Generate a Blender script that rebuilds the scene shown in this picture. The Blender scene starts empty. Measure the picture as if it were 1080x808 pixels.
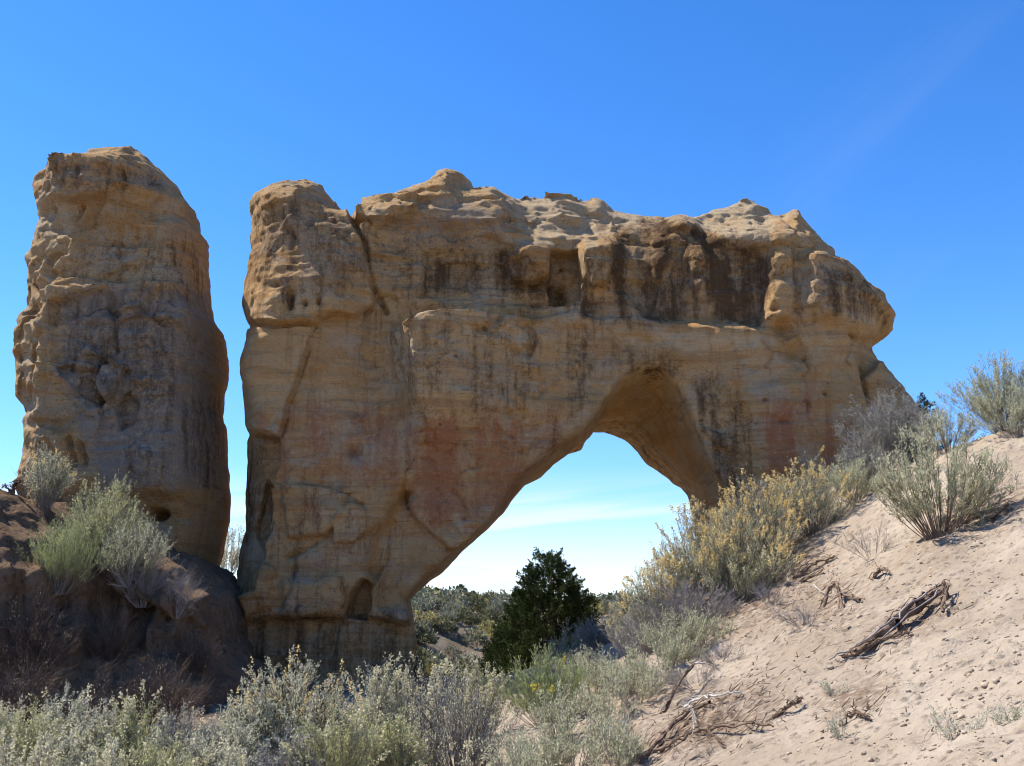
import bpy, math
import numpy as np
from mathutils import Vector

# ------------------------------------------------------------------ frame
SC = bpy.context.scene
COL = SC.collection
PITCH = math.radians(12.8)
FPX = 1037.3
EYE = 1.6
CP, SP = math.cos(PITCH), math.sin(PITCH)

def P(u, v, Y):
    """photo pixel + distance along world Y -> world point"""
    a = (u - 540.0) / FPX
    b = (404.0 - v) / FPX
    dy = CP - b * SP
    dz = SP + b * CP
    t = Y / dy
    return (a * t, Y, EYE + dz * t)

def PA(pts):
    return np.array([P(*p) for p in pts], dtype=np.float64)

def proj(x, y, z):
    zz = z - EYE
    d = y * CP + zz * SP
    h = -y * SP + zz * CP
    return 540.0 + FPX * x / d, 404.0 - FPX * h / d

# ------------------------------------------------------------------ noise
_R = np.random.default_rng(7)
_T = _R.random(65536).astype(np.float32) * 2 - 1

def _h(ix, iy, iz):
    return _T[(ix * 73856093 ^ iy * 19349663 ^ iz * 83492791) & 65535]

def noise3(x, y, z):
    x = np.asarray(x, np.float32); y = np.asarray(y, np.float32); z = np.asarray(z, np.float32)
    x, y, z = np.broadcast_arrays(x, y, z)
    fx = np.floor(x); fy = np.floor(y); fz = np.floor(z)
    ix = fx.astype(np.int64); iy = fy.astype(np.int64); iz = fz.astype(np.int64)
    tx = x - fx; ty = y - fy; tz = z - fz
    tx = tx * tx * (3 - 2 * tx); ty = ty * ty * (3 - 2 * ty); tz = tz * tz * (3 - 2 * tz)
    def L(a, b, t): return a + (b - a) * t
    c00 = L(_h(ix, iy, iz), _h(ix + 1, iy, iz), tx)
    c10 = L(_h(ix, iy + 1, iz), _h(ix + 1, iy + 1, iz), tx)
    c01 = L(_h(ix, iy, iz + 1), _h(ix + 1, iy, iz + 1), tx)
    c11 = L(_h(ix, iy + 1, iz + 1), _h(ix + 1, iy + 1, iz + 1), tx)
    return L(L(c00, c10, ty), L(c01, c11, ty), tz)

def fbm(x, y, z, s, octs=3, gain=0.5):
    out = 0.0; a = 1.0; t = 0.0
    for k in range(octs):
        o = 17.3 * k + 5.1
        out = out + a * noise3(x * s + o, y * s - o, z * s + 2 * o)
        t += a; a *= gain; s *= 2.03
    return out / t

def sstep(a, b, x):
    t = np.clip((x - a) / (b - a), 0, 1)
    return t * t * (3 - 2 * t)

# ------------------------------------------------------------------ 2D distance fields
def seg_dist(px, pz, poly, closed=True):
    poly = np.asarray(poly, np.float64)
    n = len(poly)
    best = np.full(px.shape, 1e18)
    for i in range(n if closed else n - 1):
        a = poly[i]; b = poly[(i + 1) % n]
        ex, ez = b - a
        L2 = ex * ex + ez * ez + 1e-12
        t = np.clip(((px - a[0]) * ex + (pz - a[1]) * ez) / L2, 0, 1)
        dx = px - a[0] - t * ex; dz = pz - a[1] - t * ez
        np.minimum(best, dx * dx + dz * dz, out=best)
    return np.sqrt(best)

def inside(px, pz, poly):
    poly = np.asarray(poly, np.float64)
    r = np.zeros(px.shape, bool)
    n = len(poly)
    for i in range(n):
        x1, z1 = poly[i]; x2, z2 = poly[(i + 1) % n]
        if z1 == z2: continue
        c = ((z1 > pz) != (z2 > pz)) & (px < (x2 - x1) * (pz - z1) / (z2 - z1) + x1)
        r ^= c
    return r

def sdf(px, pz, poly):
    d = seg_dist(px, pz, poly)
    return np.where(inside(px, pz, poly), -d, d)

def region(U, V, poly, soft):
    """1 inside the pixel-space polygon, blending to 0 over soft pixels"""
    return 1 - sstep(-soft, soft, sdf(U, V, poly))

def cut(U, V, poly, soft):
    """the same with a broken, crisp edge"""
    return region(U, V, poly, soft * 0.5 if soft < 8 else soft * 0.8)

def blob(U, V, cu, cv, ru, rv, rot=0.0):
    c, s = math.cos(rot), math.sin(rot)
    du = (U - cu); dv = (V - cv)
    a = (du * c + dv * s) / ru; b = (-du * s + dv * c) / rv
    return np.exp(-(a * a + b * b))

def line(U, V, pts, w):
    d = seg_dist(U, V, pts, closed=False)
    return np.exp(-(d / w) ** 2)

# ------------------------------------------------------------------ meshes
def mesh_np(name, verts, quads, tris=None, smooth=False, attrs=None):
    verts = np.asarray(verts, np.float32)
    m = bpy.data.meshes.new(name)
    nq = 0 if quads is None else len(quads)
    nt = 0 if tris is None else len(tris)
    m.vertices.add(len(verts)); m.vertices.foreach_set('co', verts.ravel())
    loops = []
    if nq: loops.append(np.asarray(quads, np.int32).ravel())
    if nt: loops.append(np.asarray(tris, np.int32).ravel())
    loops = np.concatenate(loops)
    m.loops.add(len(loops)); m.loops.foreach_set('vertex_index', loops)
    m.polygons.add(nq + nt)
    st = np.concatenate([np.arange(nq) * 4, nq * 4 + np.arange(nt) * 3]).astype(np.int32)
    m.polygons.foreach_set('loop_start', st)
    m.polygons.foreach_set('use_smooth', np.full(nq + nt, smooth, bool))
    m.update(calc_edges=True)
    if attrs:
        for k, a in attrs.items():
            a = np.asarray(a, np.float32)
            if a.ndim == 1:
                at = m.attributes.new(k, 'FLOAT', 'POINT'); at.data.foreach_set('value', a)
            else:
                at = m.attributes.new(k, 'FLOAT_COLOR', 'POINT')
                if a.shape[1] == 3: a = np.concatenate([a, np.ones((len(a), 1), np.float32)], 1)
                at.data.foreach_set('color', a.ravel())
    m.validate()
    return m

def link(name, me, mat=None, parent=None):
    o = bpy.data.objects.new(name, me)
    COL.objects.link(o)
    if mat is not None and not me.materials: me.materials.append(mat)
    if parent is not None: o.parent = parent
    return o

def tag(o, label=None, cat=None, group=None, kind=None):
    if label: o['label'] = label
    if cat: o['category'] = cat
    if group: o['group'] = group
    if kind: o['kind'] = kind
    return o

def empty(name, loc=(0, 0, 0)):
    o = bpy.data.objects.new(name, None); COL.objects.link(o); o.location = loc
    o.empty_display_size = 0.2
    return o

def surface_nets(f, ox, oy, oz, dx, dy, dz):
    s = f < 0
    nx, ny, nz = f.shape
    c = np.zeros((nx - 1, ny - 1, nz - 1), np.uint8)
    for a in (0, 1):
        for b in (0, 1):
            for d in (0, 1):
                c += s[a:nx - 1 + a, b:ny - 1 + b, d:nz - 1 + d]
    act = (c > 0) & (c < 8)
    I, J, K = np.nonzero(act)
    idx = np.full(act.shape, -1, np.int32); idx[I, J, K] = np.arange(len(I), dtype=np.int32)
    acc = np.zeros((len(I), 3)); cnt = np.zeros(len(I))
    corners = [(a, b, d) for a in (0, 1) for b in (0, 1) for d in (0, 1)]
    for p in corners:
        for ax in range(3):
            if p[ax] == 1: continue
            q = list(p); q[ax] = 1
            f0 = f[I + p[0], J + p[1], K + p[2]]; f1 = f[I + q[0], J + q[1], K + q[2]]
            m = (f0 < 0) != (f1 < 0)
            t = np.where(m, f0 / np.where(m, f0 - f1, 1), 0)
            for k in range(3):
                acc[:, k] += np.where(m, p[k] + (t if k == ax else 0), 0)
            cnt += m
    acc /= cnt[:, None]
    verts = np.empty_like(acc)
    verts[:, 0] = ox + (I + acc[:, 0]) * dx
    verts[:, 1] = oy + (J + acc[:, 1]) * dy
    verts[:, 2] = oz + (K + acc[:, 2]) * dz
    quads = []
    def emit(m, i, j, k, offs):
        w = s[i, j, k]
        q = np.stack([idx[i - o[0], j - o[1], k - o[2]] for o in offs], 1)
        ok = (q >= 0).all(1)
        q = q[ok]; w = w[ok]
        q[~w] = q[~w][:, ::-1]
        quads.append(q)
    i, j, k = np.nonzero(s[:-1, 1:-1, 1:-1] != s[1:, 1:-1, 1:-1]); j += 1; k += 1
    emit(None, i, j, k, [(0, 1, 1), (0, 0, 1), (0, 0, 0), (0, 1, 0)])
    i, j, k = np.nonzero(s[1:-1, :-1, 1:-1] != s[1:-1, 1:, 1:-1]); i += 1; k += 1
    emit(None, i, j, k, [(1, 0, 1), (1, 0, 0), (0, 0, 0), (0, 0, 1)])
    i, j, k = np.nonzero(s[1:-1, 1:-1, :-1] != s[1:-1, 1:-1, 1:]); i += 1; j += 1
    emit(None, i, j, k, [(1, 1, 0), (0, 1, 0), (0, 0, 0), (1, 0, 0)])
    return verts, np.concatenate(quads)

def smax(a, b, k):
    h = np.clip(0.5 + 0.5 * (a - b) / k, 0, 1)
    return b + (a - b) * h + k * h * (1 - h)

def slab(outline, yf, yb, R, depth_fn, noise_fn, vox=(0.036, 0.07), openF=None, openB=None, zmin=-1.0, dmax=1.6):
    """a free-standing wall of rock: outline (x,z), rounded front and back, relief on its front"""
    W = PA(outline)[:, [0, 2]]
    pad = 0.35
    x0, z0 = W.min(0) - pad; x1, z1 = W.max(0) + pad
    z0 = max(z0, zmin)
    h, hy = vox
    xs = np.arange(x0, x1, h); zs = np.arange(z0, z1, h)
    ys = np.arange(yf - dmax, yb + 0.5, hy)
    X, Z = np.meshgrid(xs, zs, indexing='ij')
    d = sdf(X, Z, W)
    s = np.clip(-d, 0, None)
    yc = 0.5 * (yf + yb)
    Th = 0.5 * (yb - yf)
    RR = R(X, Z) if callable(R) else R
    prof = np.sqrt(np.clip(1 - (1 - np.clip(s / RR, 0, 1)) ** 2.2, 0, 1))
    F0 = yc - Th * prof
    U, V = proj(X, F0, Z)
    D = depth_fn(U, V, X, Z)
    D = np.where(D > 0, D * np.clip(prof * 1.5 - 0.2, 0, 1), D)
    B = yc + Th * prof + 0.35 * prof * fbm(X, 9.0, Z, 0.6, 3)
    F = np.minimum(F0 + D, B - 0.9 * Th * prof)
    gx, gz = np.gradient(F, h)
    sc = 1 / np.sqrt(1 + np.clip(gx * gx + gz * gz, 0, 40))
    gx, gz = np.gradient(B, h)
    sb = 1 / np.sqrt(1 + np.clip(gx * gx + gz * gz, 0, 40))
    f = np.empty((len(xs), len(ys), len(zs)), np.float32)
    if openF is not None:
        OF = PA(openF)[:, [0, 2]]; OB = PA(openB)[:, [0, 2]]
        dF = sdf(X, Z, OF); dB = sdf(X, Z, OB)
    for j, y in enumerate(ys):
        a = np.maximum(smax(d, (F - y) * sc, 0.08), (y - B) * sb)
        if openF is not None:
            t = np.clip((y - yf) / (yb - yf), 0, 1) ** 0.9
            dO = dF + (dB - dF) * t
            a = smax(a, -dO, 0.16)
        f[:, j, :] = a
    m = np.abs(f) < 0.55
    I, J, K = np.nonzero(m)
    f[I, J, K] += noise_fn(xs[I], ys[J], zs[K]).astype(np.float32)
    f[0] = f[-1] = 1; f[:, 0] = f[:, -1] = 1; f[:, :, 0] = f[:, :, -1] = 1
    return surface_nets(f, xs[0], ys[0], zs[0], h, hy, h)

# ------------------------------------------------------------------ node helpers
class NT:
    def __init__(s, name):
        s.m = bpy.data.materials.new(name); s.m.use_nodes = True
        s.t = s.m.node_tree; s.t.nodes.clear()
        s.out = s.t.nodes.new('ShaderNodeOutputMaterial')
        s.co = s.t.nodes.new('ShaderNodeTexCoord').outputs['Object']
    def n(s, typ, **kw):
        k = s.t.nodes.new(typ)
        for a, b in kw.items(): setattr(k, a, b)
        return k
    def put(s, sock, val):
        if hasattr(val, 'is_output') or isinstance(val, bpy.types.NodeSocket): s.t.links.new(val, sock)
        elif isinstance(val, (tuple, list)) and sock.type == 'RGBA' and len(val) == 3: sock.default_value = (*val, 1)
        else: sock.default_value = val
    def mapping(s, scale, rot=(0, 0, 0), co=None):
        k = s.n('ShaderNodeMapping'); s.put(k.inputs['Vector'], co or s.co)
        k.inputs['Scale'].default_value = scale; k.inputs['Rotation'].default_value = rot
        return k.outputs[0]
    def noise(s, scale, detail=4, rough=0.55, co=None, dist=0.0):
        k = s.n('ShaderNodeTexNoise'); s.put(k.inputs['Vector'], co or s.co)
        k.inputs['Scale'].default_value = scale; k.inputs['Detail'].default_value = detail
        k.inputs['Roughness'].default_value = rough; k.inputs['Distortion'].default_value = dist
        return k.outputs['Fac']
    def voro(s, scale, co=None, feature='F1'):
        k = s.n('ShaderNodeTexVoronoi', feature=feature); s.put(k.inputs['Vector'], co or s.co)
        k.inputs['Scale'].default_value = scale
        return k.outputs['Distance']
    def rng(s, v, a, b, c=0.0, d=1.0, smooth=True):
        k = s.n('ShaderNodeMapRange'); k.interpolation_type = 'SMOOTHSTEP' if smooth else 'LINEAR'
        s.put(k.inputs[0], v)
        for i, q in enumerate((a, b, c, d)): k.inputs[i + 1].default_value = q
        return k.outputs[0]
    def math(s, op, a, b=0.0):
        k = s.n('ShaderNodeMath', operation=op); s.put(k.inputs[0], a); s.put(k.inputs[1], b)
        return k.outputs[0]
    def mix(s, f, a, b, blend='MIX'):
        k = s.n('ShaderNodeMix', data_type='RGBA', blend_type=blend)
        s.put(k.inputs[0], f); s.put(k.inputs[6], a); s.put(k.inputs[7], b)
        return k.outputs[2]
    def attr(s, name):
        k = s.n('ShaderNodeAttribute', attribute_name=name)
        return k
    def sep(s, c):
        k = s.n('ShaderNodeSeparateColor'); s.put(k.inputs[0], c); return k.outputs
    def bump(s, h, strength, dist, nrm=None):
        k = s.n('ShaderNodeBump'); s.put(k.inputs['Height'], h)
        k.inputs['Strength'].default_value = strength; k.inputs['Distance'].default_value = dist
        if nrm is not None: s.put(k.inputs['Normal'], nrm)
        return k.outputs[0]
    def principled(s, col, rough=0.9, nrm=None, spec=0.15):
        k = s.n('ShaderNodeBsdfPrincipled'); s.put(k.inputs['Base Color'], col)
        s.put(k.inputs['Roughness'], rough); k.inputs['Specular IOR Level'].default_value = spec
        if nrm is not None: s.put(k.inputs['Normal'], nrm)
        s.t.links.new(k.outputs[0], s.out.inputs[0])
        return k

def mat_rock():
    t = NT('sandstone')
    a1 = t.sep(t.attr('stain_light').outputs['Color']); a2 = t.sep(t.attr('tone').outputs['Color'])
    varn_shade, red, pale = a1[0], a1[1], a1[2]
    orange, grey, rough = a2[0], a2[1], a2[2]
    n1 = t.noise(0.55, 5, 0.6, dist=0.4)
    n2 = t.noise(3.5, 8, 0.72)
    n3 = t.noise(9.0, 8, 0.78)
    grain = t.noise(26, 6, 0.8)
    strata = t.noise(1.0, 8, 0.72, co=t.mapping((0.35, 0.35, 5.5), (0, 0.06, 0)), dist=0.25)
    fine = t.noise(1.0, 7, 0.75, co=t.mapping((1.1, 1.1, 22), (0, -0.10, 0)), dist=0.35)
    streak = t.noise(1.0, 7, 0.72, co=t.mapping((4.2, 4.2, 0.24)), dist=0.1)
    def edge(mask, nz, amt=0.95, lo=0.40, hi=0.60, top=1.0):
        """a stain whose border breaks up along the noise instead of fading out"""
        m = t.math('ADD', t.math('MULTIPLY', mask, 0.62), t.math('MULTIPLY', t.math('SUBTRACT', nz, 0.5), amt))
        return t.math('MULTIPLY', t.rng(m, lo, hi, 0, top), t.rng(mask, 0.02, 0.2))
    col = t.mix(t.rng(n1, 0.3, 0.7), (0.52, 0.305, 0.130), (0.66, 0.425, 0.200))
    col = t.mix(t.rng(t.noise(0.9, 6, 0.62, co=t.mapping((1, 1, 1.6))), 0.48, 0.58, 0, 0.7), col, (0.53, 0.40, 0.26))
    col = t.mix(t.rng(t.noise(1.3, 6, 0.65, co=t.mapping((0.8, 0.8, 2.2), (0, 0.2, 0))), 0.54, 0.63, 0, 0.65), col, (0.56, 0.285, 0.095))
    col = t.mix(t.rng(strata, 0.50, 0.62, 0, 0.5), col, (0.36, 0.205, 0.092))
    col = t.mix(t.rng(strata, 0.34, 0.44, 0.55, 0.0), col, (0.64, 0.45, 0.245))
    col = t.mix(t.rng(streak, 0.52, 0.62, 0, 0.4), col, (0.36, 0.20, 0.09))
    col = t.mix(edge(pale, n2, 1.2, 0.22, 0.75, 0.85), col, (0.66, 0.51, 0.315))
    col = t.mix(edge(orange, streak, 1.5, 0.2, 0.75, 0.85), col, (0.55, 0.285, 0.085))
    col = t.mix(edge(red, t.math('MULTIPLY', t.math('ADD', streak, n3), 0.5), 1.9, 0.08, 0.62, 0.82), col, (0.44, 0.175, 0.085))
    col = t.mix(t.rng(n3, 0.55, 0.63, 0, 0.38), col, (0.27, 0.165, 0.085))
    col = t.mix(t.rng(n3, 0.36, 0.44, 0.35, 0.0), col, (0.66, 0.48, 0.28))
    col = t.mix(edge(grey, n3, 1.6, 0.28, 0.62, 0.8), col, (0.33, 0.285, 0.235))
    vn = t.math('ADD', t.math('MULTIPLY', streak, 0.6), t.math('MULTIPLY', n3, 0.4))
    col = t.mix(edge(varn_shade, vn, 2.3, 0.10, 0.66, 0.92), col, (0.115, 0.065, 0.034))
    hair = t.math('MULTIPLY', t.rng(fine, 0.58, 0.63), t.math('MULTIPLY', t.rng(n2, 0.40, 0.58, 0.0, 0.75), t.rng(n1, 0.44, 0.60, 0.1, 1.0)))
    col = t.mix(hair, col, (0.16, 0.092, 0.046))
    spk = t.math('MULTIPLY', t.rng(grain, 0.56, 0.61), t.math('ADD', t.math('MULTIPLY', rough, 0.45), 0.28))
    col = t.mix(spk, col, (0.13, 0.082, 0.048))
    col = t.mix(t.rng(grain, 0.34, 0.42, 0.3, 0.0), col, (0.68, 0.52, 0.33))
    pits = t.math('MULTIPLY', t.rng(t.voro(7.5), 0.0, 0.2, -0.7, 0.0), t.rng(n2, 0.50, 0.58))
    rdg = t.math('ABSOLUTE', t.math('SUBTRACT', t.noise(4.0, 8, 0.75), 0.5))
    hgt = t.math('ADD', t.math('MULTIPLY', fine, 0.55), t.math('MULTIPLY', n3, 0.9))
    hgt = t.math('ADD', hgt, t.math('MULTIPLY', pits, t.math('ADD', rough, 0.1)))
    hgt = t.math('ADD', hgt, t.math('MULTIPLY', rdg, t.math('ADD', t.math('MULTIPLY', rough, 1.8), 0.4)))
    hgt = t.math('ADD', hgt, t.math('MULTIPLY', grain, 0.28))
    t.principled(col, 0.95, t.bump(hgt, 1.0, 0.10), 0.06)
    return t.m

def mat_soil(name, c0, c1, c2, big=0.8, bumpd=0.05):
    t = NT(name)
    n1 = t.noise(big, 5, 0.6); n2 = t.noise(7, 6, 0.7); n3 = t.noise(34, 5, 0.7)
    col = t.mix(t.rng(n1, 0.35, 0.65), c0, c1)
    col = t.mix(t.rng(n2, 0.52, 0.72, 0, 0.6), col, c2)
    col = t.mix(t.rng(n3, 0.55, 0.75, 0, 0.45), col, c2)
    sk = t.noise(1.0, 7, 0.72, co=t.mapping((1.1, 5.5, 3.0), (0, 0, -0.55)))
    col = t.mix(t.rng(sk, 0.52, 0.66, 0, 0.5), col, c2)
    col = t.mix(t.rng(n3, 0.30, 0.42, 0.35, 0.0), col, c2)
    veg = t.attr('veg').outputs['Fac']
    col = t.mix(t.math('MULTIPLY', veg, t.rng(t.noise(0.5, 5, 0.7), 0.4, 0.6, 0.8, 1)), col, (0.13, 0.10, 0.062))
    litter_shade = t.math('MULTIPLY', t.attr('litter').outputs['Fac'], t.rng(t.noise(12, 6, 0.75), 0.36, 0.56))
    col = t.mix(litter_shade, col, (0.15, 0.095, 0.06))
    cl = t.rng(t.voro(11, co=None), 0.1, 0.5, 1.0, 0.0)
    cl = t.math('MULTIPLY', cl, t.rng(n2, 0.45, 0.62))
    h = t.math('ADD', t.math('MULTIPLY', cl, 0.6), t.math('ADD', t.math('ADD', t.math('MULTIPLY', n2, 0.9), t.math('MULTIPLY', sk, 0.8)), t.math('MULTIPLY', n3, 0.45)))
    t.principled(col, 1.0, t.bump(h, 0.9, bumpd), 0.05)
    return t.m

def mat_leaf(name, c0, c1, c2, trans=0.5):
    t = NT(name)
    a = t.attr('tint').outputs['Fac']
    col = t.mix(t.rng(a, 0.0, 0.6, smooth=False), c0, c1)
    col = t.mix(t.rng(a, 0.6, 1.0, smooth=False), col, c2)
    d = t.n('ShaderNodeBsdfDiffuse'); t.put(d.inputs[0], col)
    tr = t.n('ShaderNodeBsdfTranslucent'); t.put(tr.inputs[0], col)
    mx = t.n('ShaderNodeMixShader'); mx.inputs[0].default_value = trans
    t.t.links.new(d.outputs[0], mx.inputs[1]); t.t.links.new(tr.outputs[0], mx.inputs[2])
    t.t.links.new(mx.outputs[0], t.out.inputs[0])
    return t.m

def mat_wood(name, c0, c1):
    t = NT(name)
    n = t.noise(9, 5, 0.7, dist=0.6)
    col = t.mix(t.rng(n, 0.35, 0.65), c0, c1)
    t.principled(col, 0.9, t.bump(t.noise(30, 5, 0.7), 0.7, 0.02), 0.1)
    return t.m

ROCK = mat_rock()
SAND = mat_soil('sandy_soil', (0.352, 0.278, 0.20), (0.435, 0.355, 0.265), (0.262, 0.195, 0.132))
EARTH = mat_soil('brown_earth', (0.20, 0.128, 0.078), (0.265, 0.175, 0.108), (0.13, 0.083, 0.05), 1.2, 0.14)
SAGE = mat_leaf('sage_leaf', (0.38, 0.385, 0.275), (0.53, 0.52, 0.385), (0.70, 0.66, 0.48))
SAGEY = mat_leaf('olive_leaf', (0.335, 0.345, 0.17), (0.475, 0.475, 0.25), (0.63, 0.585, 0.33))
GREEN = mat_leaf('green_leaf', (0.20, 0.25, 0.10), (0.34, 0.38, 0.17), (0.50, 0.50, 0.24))
PALEG = mat_leaf('pale_leaf', (0.36, 0.37, 0.235), (0.51, 0.505, 0.335), (0.68, 0.64, 0.43))
SEED = mat_leaf('ochre_seed', (0.62, 0.44, 0.17), (0.74, 0.57, 0.26), (0.82, 0.70, 0.40))
YELLOW = mat_leaf('yellow_flower', (0.52, 0.40, 0.05), (0.62, 0.50, 0.07), (0.70, 0.58, 0.12))
CREAM = mat_leaf('cream_spike', (0.46, 0.42, 0.26), (0.60, 0.55, 0.37), (0.72, 0.67, 0.48))
SILVER = mat_leaf('silver_leaf', (0.22, 0.21, 0.18), (0.33, 0.32, 0.27), (0.45, 0.43, 0.36))
JUNI = mat_leaf('juniper_leaf', (0.024, 0.036, 0.014), (0.046, 0.064, 0.025), (0.10, 0.12, 0.046), 0.15)
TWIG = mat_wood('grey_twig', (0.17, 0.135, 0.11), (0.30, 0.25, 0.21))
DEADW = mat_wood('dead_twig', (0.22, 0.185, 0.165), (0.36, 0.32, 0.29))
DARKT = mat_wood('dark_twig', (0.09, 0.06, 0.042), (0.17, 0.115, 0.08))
BROWNW = mat_wood('brown_wood', (0.12, 0.078, 0.052), (0.27, 0.19, 0.135))
PALEW = mat_wood('bleached_wood', (0.42, 0.37, 0.31), (0.60, 0.54, 0.47))
CLOD = mat_soil('soil_clod', (0.36, 0.28, 0.20), (0.43, 0.345, 0.255), (0.28, 0.21, 0.145), 3.0, 0.02)

# ------------------------------------------------------------------ terrain
CTRL = [  # (u, v, Y) in the photograph for the visible slope
 (1080, 808, 5.0), (900, 808, 6.6), (720, 808, 8.6), (600, 808, 10.0), (1080, 650, 8.2), (900, 690, 9.3), (760, 720, 11.0),
 (650, 735, 12.5), (1080, 545, 11.2), (990, 572, 11.8), (900, 620, 12.2), (800, 662, 13.0), (700, 688, 14.2),
 (1080, 456, 14.4), (1010, 474, 15.0), (935, 512, 15.4), (870, 556, 15.6), (800, 600, 15.8), (735, 640, 16.0), (665, 690, 16.5)]
PTS = [P(*c) for c in CTRL] + [
 (0, -6, 0.0), (-8, -4, 0.1), (8, -4, 3.2), (5, 1, 1.7), (12, 4, 4.6), (0, 0, 0.0), (0, 5, 0.0), (0, 9, 0.0), (-6, 4, 0.0), (-6, 9, 0.0), (-12, 6, 0.3),
 (-3, 12, 0.05), (-6.5, 13, 0.15), (-4.5, 16, 0.15), (-1.5, 16, 0.0), (0.5, 14.5, 0.05), (-3, 19, 0.2), (-1, 20, 0.0), (1.0, 20, 0.3), (2.2, 19, 1.2), (-14, 14, 1.5), (-14, 20, 3.0),
 (4.3, 19, 3.1), (7, 19, 4.1), (10, 19, 4.8), (10, 14, 4.6), (14, 12, 5.2), (16, 20, 5.5), (6, 24, 3.4), (10, 26, 4.2), (3.4, 24, 1.8), (3.0, 28, 1.0),
 (-6.8, 23, 1.5), (-9, 26, 2.2), (-4, 26, 0.5), (0, 26, -0.7), (0.5, 31, -1.3), (2.5, 31, -0.6), (4.5, 33, 1.0),
 (-1.0, 38, -1.6), (-3.0, 42, -1.2), (-4.2, 42, 0.4), (-5.4, 42, 1.2), (-8, 42, 1.7), (-2.2, 47, -0.4), (-3.2, 50, 0.9), (-1.5, 54, 0.6), (0, 48, -0.8), (2, 44, -1.0), (5, 44, 0.6), (2, 56, 0.4), (8, 52, 1.4),
 (-12, 60, 2.2), (0, 70, 1.0), (10, 70, 1.5), (25, 45, 3.0), (30, 20, 6), (-25, 25, 3.5), (-30, 8, 2), (25, 2, 6), (-25, -8, 1), (25, -12, 4), (0, -25, 0.5),
 (-14, 100, 2.4), (0, 100, 1.4), (20, 100, 1.6), (-24, 140, 3.6), (-9, 140, 2.4), (8, 140, 1.6), (40, 140, 1.6), (-60, 120, 4.5), (60, 60, 2), (-60, 40, 4)]
PT = np.array(PTS)
_A = np.sqrt(((PT[:, None, :2] - PT[None, :, :2]) ** 2).sum(-1) + 0.15)
_Wt = np.linalg.solve(_A + np.eye(len(PT)) * 1e-3, PT[:, 2] - 1.0)
def hbase(x, y):
    x = np.asarray(x, float); y = np.asarray(y, float)
    o = np.ones(np.broadcast(x, y).shape)
    for (px, py, _), w in zip(PTS, _Wt):
        o = o + w * np.sqrt((x - px) ** 2 + (y - py) ** 2 + 0.15)
    far = sstep(110, 240, np.sqrt(x * x + y * y))
    return o * (1 - far) + far * 1.2
def ground(x, y):
    """height of the ground, slope relief included"""
    x = np.asarray(x, float); y = np.asarray(y, float)
    h = hbase(x, y)
    r = x * 0.86 - y * 0.5; q = x * 0.5 + y * 0.86     # r: up the slope, q: along it
    far = sstep(30, 60, y)
    h = h + 0.09 * fbm(x, y, 0, 0.9, 3) + 0.4 * far * fbm(x, y, 3, 0.09, 3)
    h = h + 0.07 * fbm(r * 0.45, q * 1.3, 2.0, 1.2, 3)
    n = fbm(r * 0.8, q * 1.4, 5.0, 3.6, 3)
    h = h + 0.05 * n
    h = h + 0.10 * np.clip(fbm(x, y, 8.0, 6.5, 2) - 0.12, 0, 1) - 0.05 * np.clip(0.16 - np.abs(fbm(r * 0.30, q * 1.6, 11.0, 1.5, 3)), 0, 1)
    return h
def g1(x, y): return float(ground(np.array([x]), np.array([y]))[0])

def axis(lo, dlo, dhi, hi, step, grow=1.16):
    c = list(np.arange(dlo, dhi + 1e-6, step)); s = step
    a = []; p = dlo
    while p > lo: s *= grow; p -= s; a.append(p)
    b = []; p = c[-1]; s = step
    while p < hi: s *= grow; p += s; b.append(p)
    return np.array(a[::-1] + c + b)
gx = axis(-2500, -7.5, 9.5, 2500, 0.055, 1.10); gy = axis(-300, 4.0, 17.5, 4000, 0.055, 1.07)
GX, GY = np.meshgrid(gx, gy, indexing='ij')
GZ = ground(GX, GY)
nx, ny = GX.shape
ii = np.arange(nx * ny).reshape(nx, ny)
quads = np.stack([ii[:-1, :-1], ii[1:, :-1], ii[1:, 1:], ii[:-1, 1:]], -1).reshape(-1, 4)
gv = np.stack([GX, GY, GZ], -1).reshape(-1, 3)
GU, GV = proj(GX, np.maximum(GY, 0.5), GZ)
litter = 0.85 * np.maximum.reduce([blob(GU, GV, 800, 625, 75, 38, -0.5), blob(GU, GV, 745, 765, 95, 38, -0.3), blob(GU, GV, 900, 735, 45, 20, -0.3), blob(GU, GV, 1030, 545, 70, 28, -0.5),
                           0.8 * blob(GU, GV, 870, 640, 60, 40, -0.5), blob(GU, GV, 960, 655, 60, 20, -0.5), 0.8 * blob(GU, GV, 660, 720, 60, 25)]) * (GY > 3) * (GY < 18)
litter = np.maximum(litter, 0.95 * sstep(-2.6, -3.6, GX) * sstep(10.8, 11.6, GY) * (GY < 26))  # not litter: shade before the bank put into the ground colour
veg = sstep(25, 32, GY) * 0.9
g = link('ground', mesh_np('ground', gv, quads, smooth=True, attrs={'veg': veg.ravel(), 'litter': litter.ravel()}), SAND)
tag(g, 'pale sandy slope and gully floor running back beneath the arch', 'ground', kind='structure')

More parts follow.
